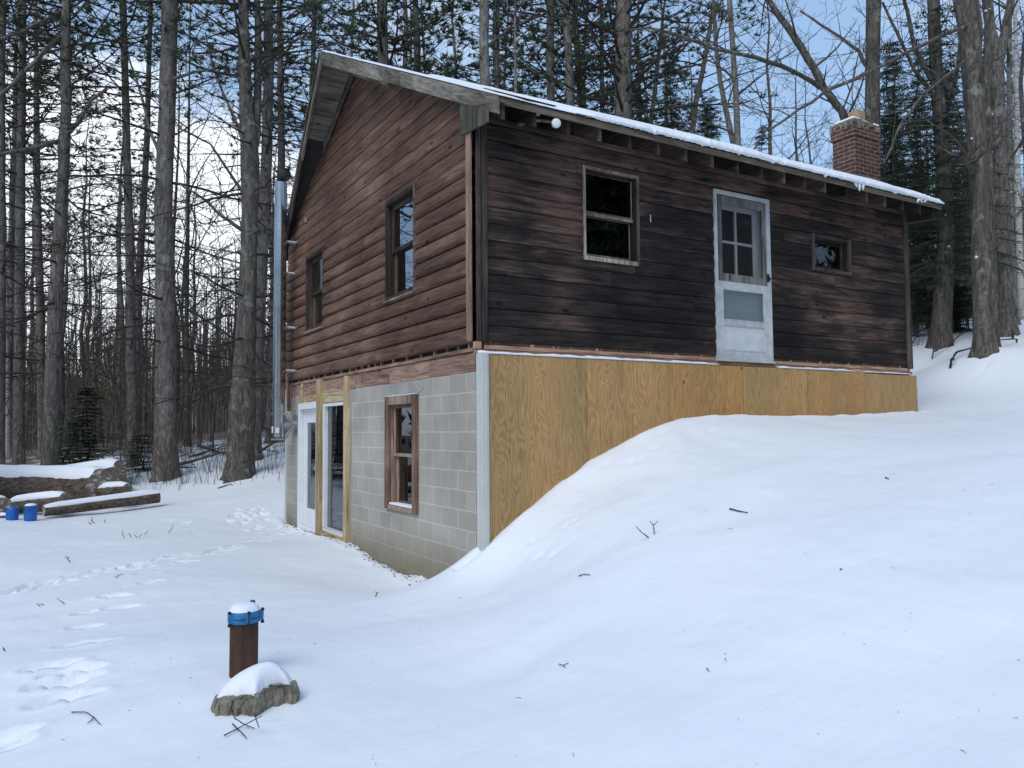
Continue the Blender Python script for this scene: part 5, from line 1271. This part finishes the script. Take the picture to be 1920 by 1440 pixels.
# --- the individual trees read off the photograph: (u, v, width px) from the top down, at one depth
def hero(name, label, path, depth, kind, cat='tree', extra=None, crown=None, barkm=None, H=None, group=None, n=14):
    pts = []
    for (u, v, w) in path:
        p = atd(u, v, depth); pts.append((p, w * depth / FP / 2))
    pts.sort(key=lambda q: q[0][2])
    bx, by = pts[0][0][0], pts[0][0][1]
    # slope of the lowest segment carries the stem down to the ground
    g = gz(bx, by)
    if pts[0][0][2] > g + .3:
        a, b = pts[0], pts[1]; s_ = (pts[0][0][2] - g) / max(.5, b[0][2] - a[0][2]); s_ = min(s_, 2.5)
        bx2 = a[0][0] - (b[0][0] - a[0][0]) * min(s_, 1) * .5; by2 = a[0][1] - (b[0][1] - a[0][1]) * min(s_, 1) * .5
        g = gz(bx2, by2); pts.insert(0, (np.array([bx2, by2, g]), pts[0][1] * (1.12)))
    base = np.array([pts[0][0][0], pts[0][0][1], g])
    T = [((float(p[0] - base[0]), float(p[1] - base[1]), float(p[2] - base[2])), r) for p, r in pts]
    T[0] = ((T[0][0][0], T[0][0][1], -.3), T[0][1])
    top = T[-1]; H = H or {'pine': 22, 'hard': 17, 'hem': 12, 'pole': 13, 'birch': 15}[kind]
    if top[0][2] < H:
        a, b = T[-2], T[-1]; dz_ = max(1, b[0][2] - a[0][2]); sx1, sy1 = (b[0][0] - a[0][0]) / dz_, (b[0][1] - a[0][1]) / dz_; rem = H - top[0][2]
        sx1 = max(-.12, min(.12, sx1)); sy1 = max(-.12, min(.12, sy1))
        for i in range(1, 5): T.append(((top[0][0] + sx1 * rem * i / 4, top[0][1] + sy1 * rem * i / 4, top[0][2] + rem * i / 4), max(.015, top[1] * (1 - .85 * i / 4))))
    # rotate the lean partly out of the picture plane so that trees differ from the side too
    E_ = empty(name, label, cat, tuple(base), group)
    a, b, c = TB(), TB(), TB(); trunk_mesh(a, T, n, True, 4)
    cr_ = crown or {}
    if kind == 'pine': pine_crown(b, c, T, H, cr_.get('z0', 2.2), cr_.get('zl', 8.5), cr_.get('dl', 2.6), cr_.get('ll', 3.2), 2, 2, cr_.get('st', .42), 3, .24, .036, .0045)
    elif kind in ('hard', 'birch'): hard_crown(b, T, H, cr_.get('z0', 4), cr_.get('L', 4.2), cr_.get('nb', 16), 3, .005, 1.3)
    elif kind == 'pole': hard_crown(b, T, H, cr_.get('z0', 5), 2.2, 12, 2, .005)
    elif kind == 'hem':
        hemlock_crown(b, c, T, cr_.get('top', H), cr_.get('z0', 1.5), cr_.get('ll', 2.4), cr_.get('st', .34), .5, .12)
    for ln in (extra or []):
        w0 = ln[0][2]; P = [atd(u, v, depth + dd) for (u, v, w, dd) in ln]; 
        P = [(float(p[0] - base[0]), float(p[1] - base[1]), float(p[2] - base[2])) for p in P]; R = [q[2] * depth / FP / 2 for q in ln]
        pp = []; rr = []
        for i in range(len(P) - 1):
            for k in range(3): f = k / 3; pp.append(tuple(P[i][j] * (1 - f) + P[i + 1][j] * f + U(-.015, .015) for j in range(3))); rr.append(R[i] * (1 - f) + R[i + 1] * f)
        pp.append(P[-1]); rr.append(R[-1]); a.tube(pp, rr, 8)
        for i in range(2, len(pp) - 1):
            if U(0, 1) < .75:
                d = norm(U(-1, 1), U(-1, 1), U(-.2, 1.2)); limb(b, None, pp[i], d, U(.6, 1.9), max(.008, rr[i] * .35), 2, .2, .2, 1.6, 'h', .0045, (.4, .7), .8)
    bm = barkm or {'pine': 'bark_pine', 'hard': 'bark_hard', 'hem': 'bark_pine', 'pole': 'bark_hard', 'birch': 'bark_birch'}[kind]
    a.build('trunk', bm, E_); b.build('branches', 'twig_dark' if kind in ('pine', 'hem') else 'twig', E_)
    if c.v: c.build('needles', 'hemlock' if kind == 'hem' else 'needles', E_)
    if path[0][0] > 1740 or (900 < path[0][0] < 1080 and barkm):
        sn = TB()
        for k in range(4):
            z = U(1.2, 9); p, r = pathat(T, z); aa = math.atan2(CAM[1] - base[1], CAM[0] - base[0]) + U(-1.1, 1.1); q = (p[0] + math.cos(aa) * r * 1.02, p[1] + math.sin(aa) * r * 1.02, z); w = U(.02, .05)
            sn.tube([(q[0] + U(-.02, .02), q[1] + U(-.02, .02), q[2] - w * .5), q, (q[0] + U(-.02, .02), q[1], q[2] + w * .6)], [w * .35, w * U(.6, 1.0), w * .25], 5)
        sn.build('snow_clumps', 'snow_cap', E_)
    return E_, T
hero('pine_tree', 'large straight pine left of centre with lichen spots, behind the brushy snow edge', [(318, 0, 29), (314, 200, 31), (306, 400, 33), (311, 600, 37), (311, 800, 41), (312, 893, 44)], 17.5, 'pine', crown=dict(z0=2.5, zl=10.5, st=.5, dl=3.0),
     extra=[[(320, 150, 7, 0), (365, 135, 5, -.3), (400, 130, 3, -.6)], [(300, 290, 8, 0), (280, 240, 6, .3), (262, 170, 5, .8), (240, 100, 3, 1)]])
hero('pine_tree', 'broad pale grey pine with flared base, nearest the cabin on the left', [(457, 0, 19), (457, 60, 20), (462, 200, 26), (468, 300, 34), (468, 400, 31), (466, 500, 31), (463, 600, 36), (458, 700, 42), (452, 800, 48), (447, 880, 54)], 17.0, 'pine', crown=dict(z0=2.0, zl=8.6, st=.46, dl=3.2, ll=2.6), barkm='bark_hard',
     extra=[[(466, 310, 18, 0), (482, 250, 16, .1), (484, 130, 14, .2), (482, 0, 12, .2)], [(452, 430, 8, 0), (415, 405, 6, -.2), (380, 370, 5, -.4), (330, 340, 3, -.5)], [(450, 250, 7, 0), (425, 190, 5, .2), (400, 130, 4, .5), (385, 60, 3, .6)], [(455, 360, 7, 0), (420, 310, 5, -.3), (395, 270, 4, -.6), (335, 240, 3, -.8)]])
hero('pine_tree', 'second trunk close behind the flared grey pine', [(503, 0, 17), (503, 150, 18), (500, 300, 20), (492, 450, 23), (484, 600, 25), (478, 750, 28), (473, 855, 32)], 19.0, 'pine', crown=dict(z0=3, zl=10, st=.6))
hero('pine_tree', 'slim dark pine trunk beside the stovepipe', [(524, 0, 10), (526, 150, 12), (528, 300, 14), (520, 500, 16), (508, 800, 18)], 23.0, 'pine', crown=dict(z0=4, zl=9, st=.6))
hero('pine_tree', 'tall pine with big curved side limbs at the far left', [(125, 0, 17), (122, 120, 18), (124, 200, 19), (120, 300, 19), (112, 460, 24), (105, 560, 25), (99, 700, 28), (95, 850, 30)], 18.0, 'pine', crown=dict(z0=2.5, zl=8.8, st=.5, dl=3.0),
     extra=[[(122, 255, 9, 0), (150, 225, 8, -.4), (170, 190, 6, -.8), (200, 165, 4, -1)], [(118, 262, 8, 0), (75, 275, 8, -.5), (30, 283, 7, -1), (-20, 295, 6, -1.4)], [(118, 60, 8, 0), (80, 100, 8, -.6), (40, 140, 7, -1.2), (5, 175, 7, -1.6), (-30, 200, 6, -2)], [(118, 20, 7, 0), (90, 35, 6, -.3), (40, 60, 5, -.8), (0, 75, 5, -1.4)]])
hero('pine_tree', 'dark slender pine, part of a close pair between the two largest left trunks', [(230, 0, 13), (233, 100, 13), (236, 200, 13), (240, 350, 15), (243, 460, 16), (245, 600, 17), (248, 750, 19), (250, 850, 20)], 20.0, 'pine', crown=dict(z0=3, zl=9.5, st=.6))
hero('pine_tree', 'thinner dark trunk of the close pair, leaning slightly right', [(283, 0, 8), (278, 150, 9), (276, 250, 11), (270, 380, 12), (264, 460, 13), (258, 600, 13), (254, 750, 14)], 22.0, 'pine', crown=dict(z0=4, zl=10, st=.7))
hero('pine_tree', 'straight dark trunk at the far left edge of the woods', [(42, 100, 13), (40, 250, 15), (38, 400, 17), (36, 600, 18), (36, 850, 20)], 20.5, 'pine', crown=dict(z0=2.5, zl=7.5, ll=3.0, st=.6))
hero('pine_tree', 'dark trunk cut by the left edge of the picture', [(4, 0, 14), (2, 150, 13), (2, 400, 16), (0, 840, 18)], 19.0, 'pine', crown=dict(z0=3, zl=7.5, st=.6))
hero('pine_tree', 'thin dark trunk just left of the curved-limb pine, standing further back', [(68, 150, 9), (70, 400, 13), (76, 600, 15), (80, 840, 16)], 26.0, 'pine', crown=dict(z0=4, zl=9, st=.7))
hero('birch_tree', 'pale birch stem low at the far left edge', [(8, 430, 9), (10, 560, 10), (12, 700, 11), (14, 850, 12)], 27.0, 'birch', H=13)
hero('hardwood_tree', 'thin bare trunk to the right of the dark pair', [(352, 420, 7), (350, 600, 8), (352, 840, 9)], 25.0, 'hard', H=15)
# behind the cabin
hero('pine_tree', 'thin trunk rising right above the cabin peak', [(590, 0, 9), (588, 90, 9), (585, 160, 10)], 25.0, 'pine', crown=dict(zl=7.0, st=.5))
hero('pine_tree', 'dark pine trunk over the left part of the roof edge', [(716, 0, 20), (718, 90, 21), (719, 150, 22)], 22.0, 'pine', crown=dict(zl=7.5))
hero('hardwood_tree', 'pale lichened trunk standing behind the roof by the fascia end', [(908, 0, 18), (907, 90, 19), (910, 170, 21)], 20.0, 'hard', barkm='bark_pale', crown=dict(z0=9, nb=8))
hero('pine_tree', 'dark trunk close to the right of the pale lichened one', [(932, 0, 10), (932, 180, 11)], 24.0, 'pine', crown=dict(zl=6.5, st=.5))
hero('dead_tree', 'thin bleached dead stem above the flood light', [(966, 0, 4), (966, 100, 5), (967, 180, 6)], 20.0, 'pole', H=12, barkm='bark_pale', crown=dict(z0=9))
hero('pine_tree', 'dark half of the twin trunks behind the middle of the roof', [(1032, 0, 15), (1032, 100, 15), (1033, 200, 16)], 22.5, 'pine', crown=dict(zl=8.0))
hero('hardwood_tree', 'lichen spotted half of the twin trunks behind the roof', [(1058, 0, 13), (1066, 100, 15), (1070, 210, 17)], 21.0, 'hard', barkm='bark_pale', crown=dict(z0=8.5, nb=8))
hero('pine_tree', 'thick pine with low green boughs behind the roof, above the dark window', [(1168, 0, 30), (1168, 120, 31), (1168, 240, 33)], 20.5, 'pine', crown=dict(z0=5, zl=7.2, ll=3.4, st=.32))
hero('pine_tree', 'slim pine trunk left of the thick green-boughed one', [(1128, 60, 8), (1129, 220, 9)], 25.0, 'pine', crown=dict(zl=6, st=.5))
hero('hardwood_tree', 'slim dark leaning trunk behind the roof right of the thick green pine', [(1240, 60, 6), (1230, 150, 8), (1218, 250, 9)], 22.0, 'pole', H=12)
hero('pine_tree', 'dark curved trunk rising behind the middle roof snow', [(1330, 60, 8), (1318, 130, 9), (1305, 190, 10), (1297, 260, 11)], 22.0, 'pine', H=13, crown=dict(z0=8, zl=9.2, ll=2.4, st=.4))
hero('birch_tree', 'pale leaning stem, the left one of a pair above the door', [(1338, 0, 7), (1342, 80, 8), (1350, 150, 9), (1362, 210, 10), (1376, 275, 11)], 20.5, 'pole', barkm='bark_pale', H=14)
hero('birch_tree', 'straighter right stem of the pair above the door', [(1368, 0, 10), (1373, 80, 10), (1380, 180, 11), (1384, 280, 12)], 20.0, 'pole', barkm='bark_pale', H=15)
hero('hardwood_tree', 'straight brown trunk rising directly behind the chimney', [(1638, 0, 27), (1637, 100, 26), (1636, 215, 28), (1634, 330, 30)], 17.5, 'hard', crown=dict(z0=8.5, nb=12, L=4),
     extra=[[(1608, 330, 20, -.3), (1600, 262, 17, -.3), (1578, 210, 15, -.4), (1545, 165, 14, -.5), (1515, 110, 14, -.6), (1484, 60, 13, -.7), (1450, 15, 11, -.8), (1430, -20, 9, -.9)],
            [(1538, 163, 10, -.5), (1500, 140, 8, -.8), (1450, 118, 8, -1.1), (1400, 104, 7, -1.4), (1340, 92, 6, -1.8), (1270, 65, 6, -2.1), (1215, 52, 4, -2.4), (1170, 58, 3, -2.6)],
            [(1632, 140, 8, 0), (1610, 95, 7, .2), (1560, 60, 5, .5), (1500, 20, 4, .8)]])
hero('hemlock_tree', 'brown trunk with dark hemlock boughs right of the cabin', [(1750, 0, 22), (1755, 120, 23), (1762, 200, 25), (1770, 320, 28), (1774, 450, 31), (1768, 560, 33), (1762, 640, 38)], 17.0, 'hem', H=14, barkm='bark_hard', crown=dict(z0=1.5, top=7.5, ll=2.4, st=.26),
     extra=[[(1768, 230, 9, 0), (1790, 165, 8, .3), (1800, 80, 7, .5)], [(1745, 150, 9, 0), (1715, 90, 8, -.3), (1700, 20, 7, -.5), (1690, -20, 6, -.6)], [(1752, 180, 8, 0), (1715, 130, 7, .3), (1680, 60, 6, .6), (1655, 5, 5, .8)]])
hero('hardwood_tree', 'thickest trunk of the cluster at the right, with a broken stub', [(1808, 0, 38), (1818, 80, 37), (1824, 160, 36), (1830, 250, 34), (1836, 330, 32), (1838, 420, 31), (1840, 520, 32), (1843, 610, 35), (1845, 655, 42)], 14.5, 'hard', crown=dict(z0=6.5, nb=14),
     extra=[[(1828, 320, 22, 0), (1815, 300, 20, -.3), (1806, 288, 15, -.4)], [(1818, 45, 7, 0), (1770, 65, 7, -1), (1700, 100, 6, -2), (1620, 140, 6, -2.6), (1560, 165, 5, -3.2), (1500, 205, 4, -3.8), (1440, 245, 3, -4.2)], [(1795, 175, 10, 0), (1775, 160, 9, -.2), (1765, 130, 8, -.4)],
            [(1820, 105, 5, -.3), (1790, 130, 5, -.8), (1730, 180, 5, -1.4), (1690, 230, 4, -2), (1660, 300, 3, -2.4)]])
hero('hardwood_tree', 'slimmer trunk pressed behind the thickest right trunk', [(1852, 0, 10), (1850, 150, 13), (1853, 300, 16), (1858, 450, 17), (1862, 600, 18), (1864, 640, 22)], 16.0, 'hard', crown=dict(z0=6.5, nb=8))
hero('hardwood_tree', 'dark furrowed trunk forking high up at the right', [(1848, -20, 16), (1858, 60, 20), (1866, 110, 30), (1868, 200, 31), (1871, 300, 32), (1876, 420, 33), (1880, 520, 34), (1884, 600, 38)], 17.0, 'hard', crown=dict(z0=7.5, nb=12), barkm='bark_pine',
     extra=[[(1872, 120, 18, 0), (1884, 60, 16, .2), (1896, 0, 14, .3)], [(1870, 270, 9, -.2), (1850, 272, 8, -.8), (1832, 276, 7, -1.2)], [(1890, 420, 8, .1), (1910, 400, 6, .3), (1925, 380, 5, .5)], [(1880, 493, 8, -.3), (1862, 490, 7, -.7), (1855, 478, 6, -.9), (1845, 478, 5, -1.1)]])
hero('birch_tree', 'white birch trunk at the right edge', [(1906, 200, 9), (1908, 350, 11), (1912, 500, 13), (1916, 600, 14)], 21.0, 'birch', H=14)
hero('hardwood_tree', 'mottled trunk between the forked trunk and the white birch', [(1893, 300, 12), (1893, 450, 16), (1897, 590, 20)], 19.0, 'hard', H=15, barkm='bark_pale')
print('heroes', time.time() - T0)
# small dark fir behind the logs
def smallfir(u, v, d, H, ll, label):
    p = atd(u, v, d); x, y = float(p[0]), float(p[1]); e = empty('fir_tree', label, 'fir', (x, y, gz(x, y) - .05)); T = straight(H, .035, .01, 5, .1); a, b, c = TB(), TB(), TB(); trunk_mesh(a, T, 6)
    hemlock_crown(b, c, T, H, .12, ll, .075, .9, .2); a.build('trunk', 'bark_pine', e); b.build('branches', 'twig_dark', e); c.build('needles', 'hemlock', e)
smallfir(160, 862, 17.0, 2.3, 1.1, 'bushy dark green young fir just behind the log pile')
smallfir(262, 868, 19.0, 1.0, .7, 'low young fir beside the trunk of the lichened pine')
smallfir(128, 858, 21.0, 1.3, .8, 'small young fir half hidden behind the bushy one')
smallfir(1800, 612, 18.5, 1.2, .8, 'low evergreen sprig on the snow by the right trunks')

# --- background woods in the wedge the photograph sees
used = []
def free(x, y, r): return all((x - a) ** 2 + (y - b) ** 2 > max(r, c) ** 2 for a, b, c in used)
def spot(s0, s1, d0, d1, r):
    for _ in range(60):
        s_ = U(s0, s1); d = math.sqrt(U(d0 * d0, d1 * d1)); x, y = sd(s_, d)
        if free(x, y, r) and not (-1.5 < x < LH + 3 and -3 < y < WH + 2): used.append((x, y, r)); return x, y, d
    return None
def fill(key, cnt, s0, s1, d0, d1, r, name, label, cat, group, s=(.85, 1.15), mult=None):
    for _ in range(cnt):
        q = spot(s0, s1, d0, d1, r)
        if q is None: continue
        place(key, q[0], q[1], U(*s), name, label, cat, group)
fill('pine', 15, -.75, .02, 27, 64, 1.5, 'pine_tree', 'pine in the deeper woods left of and behind the cabin', 'tree', 'pines in the deeper left woods')
fill('pinelow', 20, -.2, .25, 24, 55, 1.5, 'pine_tree', 'pine in the woods seen over the cabin roof', 'tree', 'pines behind the roof')
fill('hard', 28, -.75, -.2, 24, 60, 1.3, 'hardwood_tree', 'bare hardwood in the deeper left woods', 'tree', 'bare hardwoods in the left woods')
fill('hard', 12, .25, .8, 27, 60, 1.3, 'hardwood_tree', 'bare hardwood on the slope right of the chimney', 'tree', 'bare hardwoods on the right slope', (.9, 1.2))
fill('hem', 7, .44, .62, 26, 46, 1.6, 'hemlock_tree', 'hemlock in the woods between chimney and right trunks', 'tree', 'hemlocks on the right slope', (.7, 1.05))
fill('hem', 8, .02, .3, 27, 48, 1.6, 'hemlock_tree', 'hemlock rising just above the middle of the roof', 'tree', 'hemlocks behind the roof', (.9, 1.2))
fill('hem', 5, -.7, -.3, 28, 50, 1.6, 'hemlock_tree', 'small hemlock deep in the left woods', 'tree', 'hemlocks in the left woods', (.5, .7))
fill('sap', 120, -.72, -.25, 20.5, 44, .4, 'sapling', 'thin bare sapling among the trunks of the left woods', 'sapling', 'bare saplings in the left woods')
fill('sap', 50, .46, .75, 19, 45, .5, 'sapling', 'thin bare sapling on the wooded right slope', 'sapling', 'bare saplings on the right slope')
fill('leafy', 10, .5, .72, 19.5, 30, .6, 'beech_sapling', 'young beech with dead orange brown leaves on the right slope', 'sapling', 'leafy beeches on the right slope')
fill('leafy', 9, -.72, -.35, 24, 34, .6, 'beech_sapling', 'young beech with dead brown leaves in the left woods', 'sapling', 'leafy beeches in the left woods', (.7, 1))
for k in range(34):
    u = U(225, 530); d = U(16.6, 21.5); x, y = sd((u - 960) / FP, d)
    if free(x, y, .3): used.append((x, y, .3)); place('shrub', x, y, U(.35, .9), 'brush', 'bare twiggy brush along the snowy edge of the left woods', 'brush', 'brush at the left wood edge')
for k in range(14):
    u = U(1705, 1930); d = U(17.5, 22); x, y = sd((u - 960) / FP, d)
    if free(x, y, .3): used.append((x, y, .3)); place('shrub', x, y, U(.3, .8), 'brush', 'bare twiggy brush on the snow under the right trees', 'brush', 'brush under the right trees')
for (u, d, k, sc, lab) in ((1722, 19.5, 0, .62, 'dark hemlock close behind the far corner of the cabin'), (1800, 19.0, 1, .58, 'dark hemlock between the brown trunk and the thickest right trunk'), (1690, 22.5, 2, .9, 'hemlock rising behind the eave just right of the chimney'), (1745, 24.0, 1, .8, 'hemlock further back over the eave end'), (1510, 26.0, 0, .62, 'evergreen behind the roof left of the chimney'), (1440, 27.0, 1, .7, 'evergreen behind the roof above the small window')):
    x, y = sd((u - 960) / FP, d); used.append((x, y, 1)); place('hem', x, y, sc, 'hemlock_tree', lab, 'tree', k=k)
# fallen branches at the left wood edge
for (u0, v0, u1, v1, d, w, lab) in ((330, 872, 450, 842, 19, 7, 'snowy fallen pole slanting up towards the flared pine'), (355, 858, 430, 835, 21, 6, 'higher fallen pole in the brush pile'), (380, 880, 300, 873, 18.5, 5, 'thin fallen branch beside the lichened pine'), (485, 848, 535, 812, 18.5, 6, 'fallen limb slanting up beside the stovepipe'), (470, 795, 530, 812, 19.5, 5, 'thin dead limb hanging across the stovepipe foot'), (370, 835, 452, 862, 20.5, 6, 'fallen pole crossing the others in the brush pile')):
    a = atd(u0, v0, d); b = atd(u1, v1, d + .8); tb = TB()
    v = b - a; L = float(np.linalg.norm(v)); limb(tb, None, (0, 0, 0), tuple(v / L), L, w * d / FP / 2, 2, 0, .05, 2.2, 'h', .005, (.25, .45), .7); o = tb.build('fallen_branch', 'twig', None); o.location = tuple(a); tag(o, lab, 'branch')

# --- the far woods that read as one mass
t_ = TB(); lf_ = TB()
def farwood(cnt, s0, s1, d0, d1, h0, h1, tb, br=7):
    for _ in range(cnt):
        s_ = U(s0, s1); d = math.sqrt(U(d0 * d0, d1 * d1)); x, y = sd(s_, d); 
        XY.append((x, y, U(h0, h1), d, br))
XY = []
farwood(1500, -.78, .0, 46, 95, 7, 11.5, t_); farwood(350, -.78, .0, 60, 110, 11, 15, t_); farwood(700, .42, .85, 46, 110, 9, 14, t_); farwood(350, 0, .42, 60, 110, 9, 14, t_)
zz = hbase(np.array([q[0] for q in XY]), np.array([q[1] for q in XY]))
for (x, y, h, d, br), z in zip(XY, zz):
    z = float(z) - .2; r = U(.03, .10); lx, ly = U(-.06, .06) * h, U(-.06, .06) * h
    t_.tube([(x, y, z), (x + lx * .5, y + ly * .5, z + h * .5), (x + lx, y + ly, z + h)], [r, r * .75, .012], 3)
    for k in range(br):
        f = U(.2, .97); a = U(0, 6.28); L = U(.8, 2.4) * (1.2 - f); p = (x + lx * f, y + ly * f, z + h * f)
        q = (p[0] + math.cos(a) * L * .8, p[1] + math.sin(a) * L * .8, p[2] + L * U(.3, .9)); t_.tube([p, q], [.022, .012], 3)
        for m in range(2):
            g = U(.3, .9); p2 = tuple(p[i] + (q[i] - p[i]) * g for i in range(3)); a2 = a + U(-1.2, 1.2); L2 = L * U(.3, .6)
            t_.tri((p2[0] - .012, p2[1], p2[2] - .012), (p2[0] + .012, p2[1], p2[2] + .012), (p2[0] + math.cos(a2) * L2, p2[1] + math.sin(a2) * L2, p2[2] + L2 * U(.1, .9)))
tag(t_.build('far_woods', 'far_twig', None), 'far off mass of thin grey brown trees at the back of the woods', 'woods', kind='stuff')
# the woods on the near side of the clearing, mirrored in the window panes
t2 = TB(); t3 = TB()
for ni in range(145):
    a = math.radians(U(128, 345) if ni < 85 else U(293, 337)); d = U(20, 38); x, y = CAM[0] + math.cos(a) * d, CAM[1] + math.sin(a) * d; z = gz(x, y) - .3; H_ = U(11, 19); r = U(.12, .24)
    t2.tube([(x, y, z), (x + U(-.3, .3), y + U(-.3, .3), z + H_ * .5), (x + U(-.5, .5), y + U(-.5, .5), z + H_)], [r, r * .7, .03], 6)
    for k in range(46):
        f = U(.12, 1); L = (2.8 if f > .35 else 1.8) * (1.1 - f) + .4; b = U(0, 6.28); p = (x, y, z + H_ * f); q = (x + math.cos(b) * L, y + math.sin(b) * L, p[2] + U(-.2, .5)); t2.tube([p, q], [.025, .01], 3)
        if f > .2:
            for m in range(7): g = U(.3, 1.05); tuft(t3, (p[0] + (q[0] - p[0]) * g + U(-.3, .3), p[1] + (q[1] - p[1]) * g + U(-.3, .3), p[2] + (q[2] - p[2]) * g), (0, 0, .3), .55, 5, .22)
for _ in range(26):   # unseen low thicket added so gable panes mirror trees under open sky
    a = math.radians(U(97, 130)); d = U(17, 25); x, y = CAM[0] + math.cos(a) * d, CAM[1] + math.sin(a) * d; z = gz(x, y) - .3; H_ = U(4, 6.2)
    t2.tube([(x, y, z), (x, y, z + H_)], [.07, .02], 5)
    for k in range(30):
        f = U(.08, 1); L = 1.5 * (1.1 - f) + .2; b = U(0, 6.28); p = (x, y, z + H_ * f); q = (x + math.cos(b) * L, y + math.sin(b) * L, p[2] + U(-.2, .3))
        for m in range(5): g = U(.1, 1.05); tuft(t3, (p[0] + (q[0] - p[0]) * g, p[1] + (q[1] - p[1]) * g, p[2] + (q[2] - p[2]) * g), (0, 0, .3), .4, 5, .18)
for _ in range(34):
    a = math.radians(U(298, 350)); d = U(15, 28); x, y = 5.7 + math.cos(a) * d, math.sin(a) * d; z = gz(x, y) - .3; H_ = U(11, 18)
    t2.tube([(x, y, z), (x + U(-.3, .3), y + U(-.3, .3), z + H_ * .5), (x + U(-.5, .5), y + U(-.5, .5), z + H_)], [.2, .14, .03], 6)
    for k in range(46):
        f = U(.08, 1); L = 2.8 * (1.1 - f) + .4; b = U(0, 6.28); p = (x, y, z + H_ * f); q = (x + math.cos(b) * L, y + math.sin(b) * L, p[2] + U(-.2, .5)); t2.tube([p, q], [.025, .01], 3)
        for m in range(7): g = U(.2, 1.05); tuft(t3, (p[0] + (q[0] - p[0]) * g + U(-.3, .3), p[1] + (q[1] - p[1]) * g + U(-.3, .3), p[2] + (q[2] - p[2]) * g), (0, 0, .3), .55, 5, .22)
e = empty('near_woods', 'dark trees across the clearing, mirrored in the window panes', 'woods', (0, 0, 0), kind='stuff')
t2.build('trunks', 'bark_pine', e); t3.build('foliage', 'needles', e)
lt = TB(); LP = []
for _ in range(150):
    u, v = U(-40, 1960), 800 + 660 * U(0, 1) ** .8; r = ray(u, v); r = r / np.linalg.norm(r); dd = 1.7 / max(.05, -r[2]) * U(.6, 1.0)
    if dd > 22: continue
    p = CAM + r * dd
    if -.2 < p[0] < LH + .2 and -.3 < p[1] < WH + .2: continue
    LP.append((float(p[0]), float(p[1])))
zz = hbase(np.array([q[0] for q in LP]), np.array([q[1] for q in LP]))
for (x, y), z in zip(LP, zz):
    z = float(z); a = U(0, 6.28); l = U(.004, .018) if U(0, 1) < .88 else U(.02, .05); w = U(.0006, .0016); dx, dy = math.cos(a) * l, math.sin(a) * l
    lt.tube([(x, y, z + .002), (x + dx * .5 + U(-.003, .003), y + dy * .5, z + .005), (x + dx, y + dy, z + U(.001, .008))], [w, w, w * .5], 3)
for k in range(170):   # chips and leaves caught along the foot of the block wall
    y = U(.4, 7.0); x = -abs(U(-.22, .22)) * U(.2, 1) - .01; z = gz(x, y) + float(lipz(np.array([x]), np.array([y]))[0]); a = U(0, 6.28); l = U(.008, .03); w = U(.003, .009)
    lt.tube([(x, y, z + .001), (x + math.cos(a) * l, y + math.sin(a) * l, z + U(.003, .014))], [w, w * .6], 4)
tag(lt.build('needle_litter', 'twig_dark', None), 'scattered needles and bark specks on the snow', 'litter', kind='stuff')
# forest litter twigs at the wood edge on the left
tb = TB()
for _ in range(520):
    u = U(225, 535); d = U(16.3, 24); x, y = sd((u - 960) / FP, d); a = U(0, 6.28)
    XY.append((x, y, 0, d, 0)); h = U(.1, .45)
    z = None; tb_ = (x, y, a, h); used and None
    if _ == 0: LT = []
    LT.append(tb_)
zz = hbase(np.array([q[0] for q in LT]), np.array([q[1] for q in LT]))
for (x, y, a, h), z in zip(LT, zz):
    z = float(z); lean = U(.05, .55)
    tb.tube([(x, y, z - .03), (x + math.cos(a) * h * lean * .5, y + math.sin(a) * h * lean * .5, z + h * .6), (x + math.cos(a) * h * lean, y + math.sin(a) * h * lean, z + h)], [.005, .004, .002], 3)
tag(tb.build('undergrowth', 'twig_dark', None), 'dead weed stems poking through the snow along the left wood edge', 'undergrowth', kind='stuff')
# wooded ridge far behind
hm = MB(); NH = 90; V = []; F = []
for i in range(NH + 1):
    s_ = -1.1 + 2.4 * i / NH
    for j, (d, hz) in enumerate(((150, -6), (190, 10), (240, 22), (300, 30), (380, 30))):
        x, y = sd(s_, d); h = hz * (1.0 + .25 * math.sin(s_ * 5 + 1) + .12 * math.sin(s_ * 17)) * (1 if s_ < .3 else 1 + (s_ - .3) * 1.6) ; V.append((x, y, h + U(-1, 1) * (j > 0)))
for i in range(NH):
    for j in range(4): F.append((i * 5 + j, (i + 1) * 5 + j, (i + 1) * 5 + j + 1, i * 5 + j + 1))
t = NT('distant wooded hillside'); n_ = t.noise(.12, t.mapping((1, 1, 1)), 6, .75); f_ = t.noise(1.2, t.mapping((1, 1, .3)), 4, .7); sss = t.math('MULTIPLY_ADD', (f_, 0), .6, t.math('MULTIPLY', (n_, 0), .6))
t.col(t.ramp(sss, 0, [(.4, (.045, .04, .042)), (.58, (.095, .085, .085)), (.8, (.24, .23, .24))])); t.set(Roughness=1, Specular_IOR_Level=0); MT['hill'] = t.m
hm.add(V, F); tag(hm.build('distant_hills', 'hill', smooth=True), 'low wooded ridge beyond the trees', 'hills', kind='structure')
print('woods', time.time() - T0)
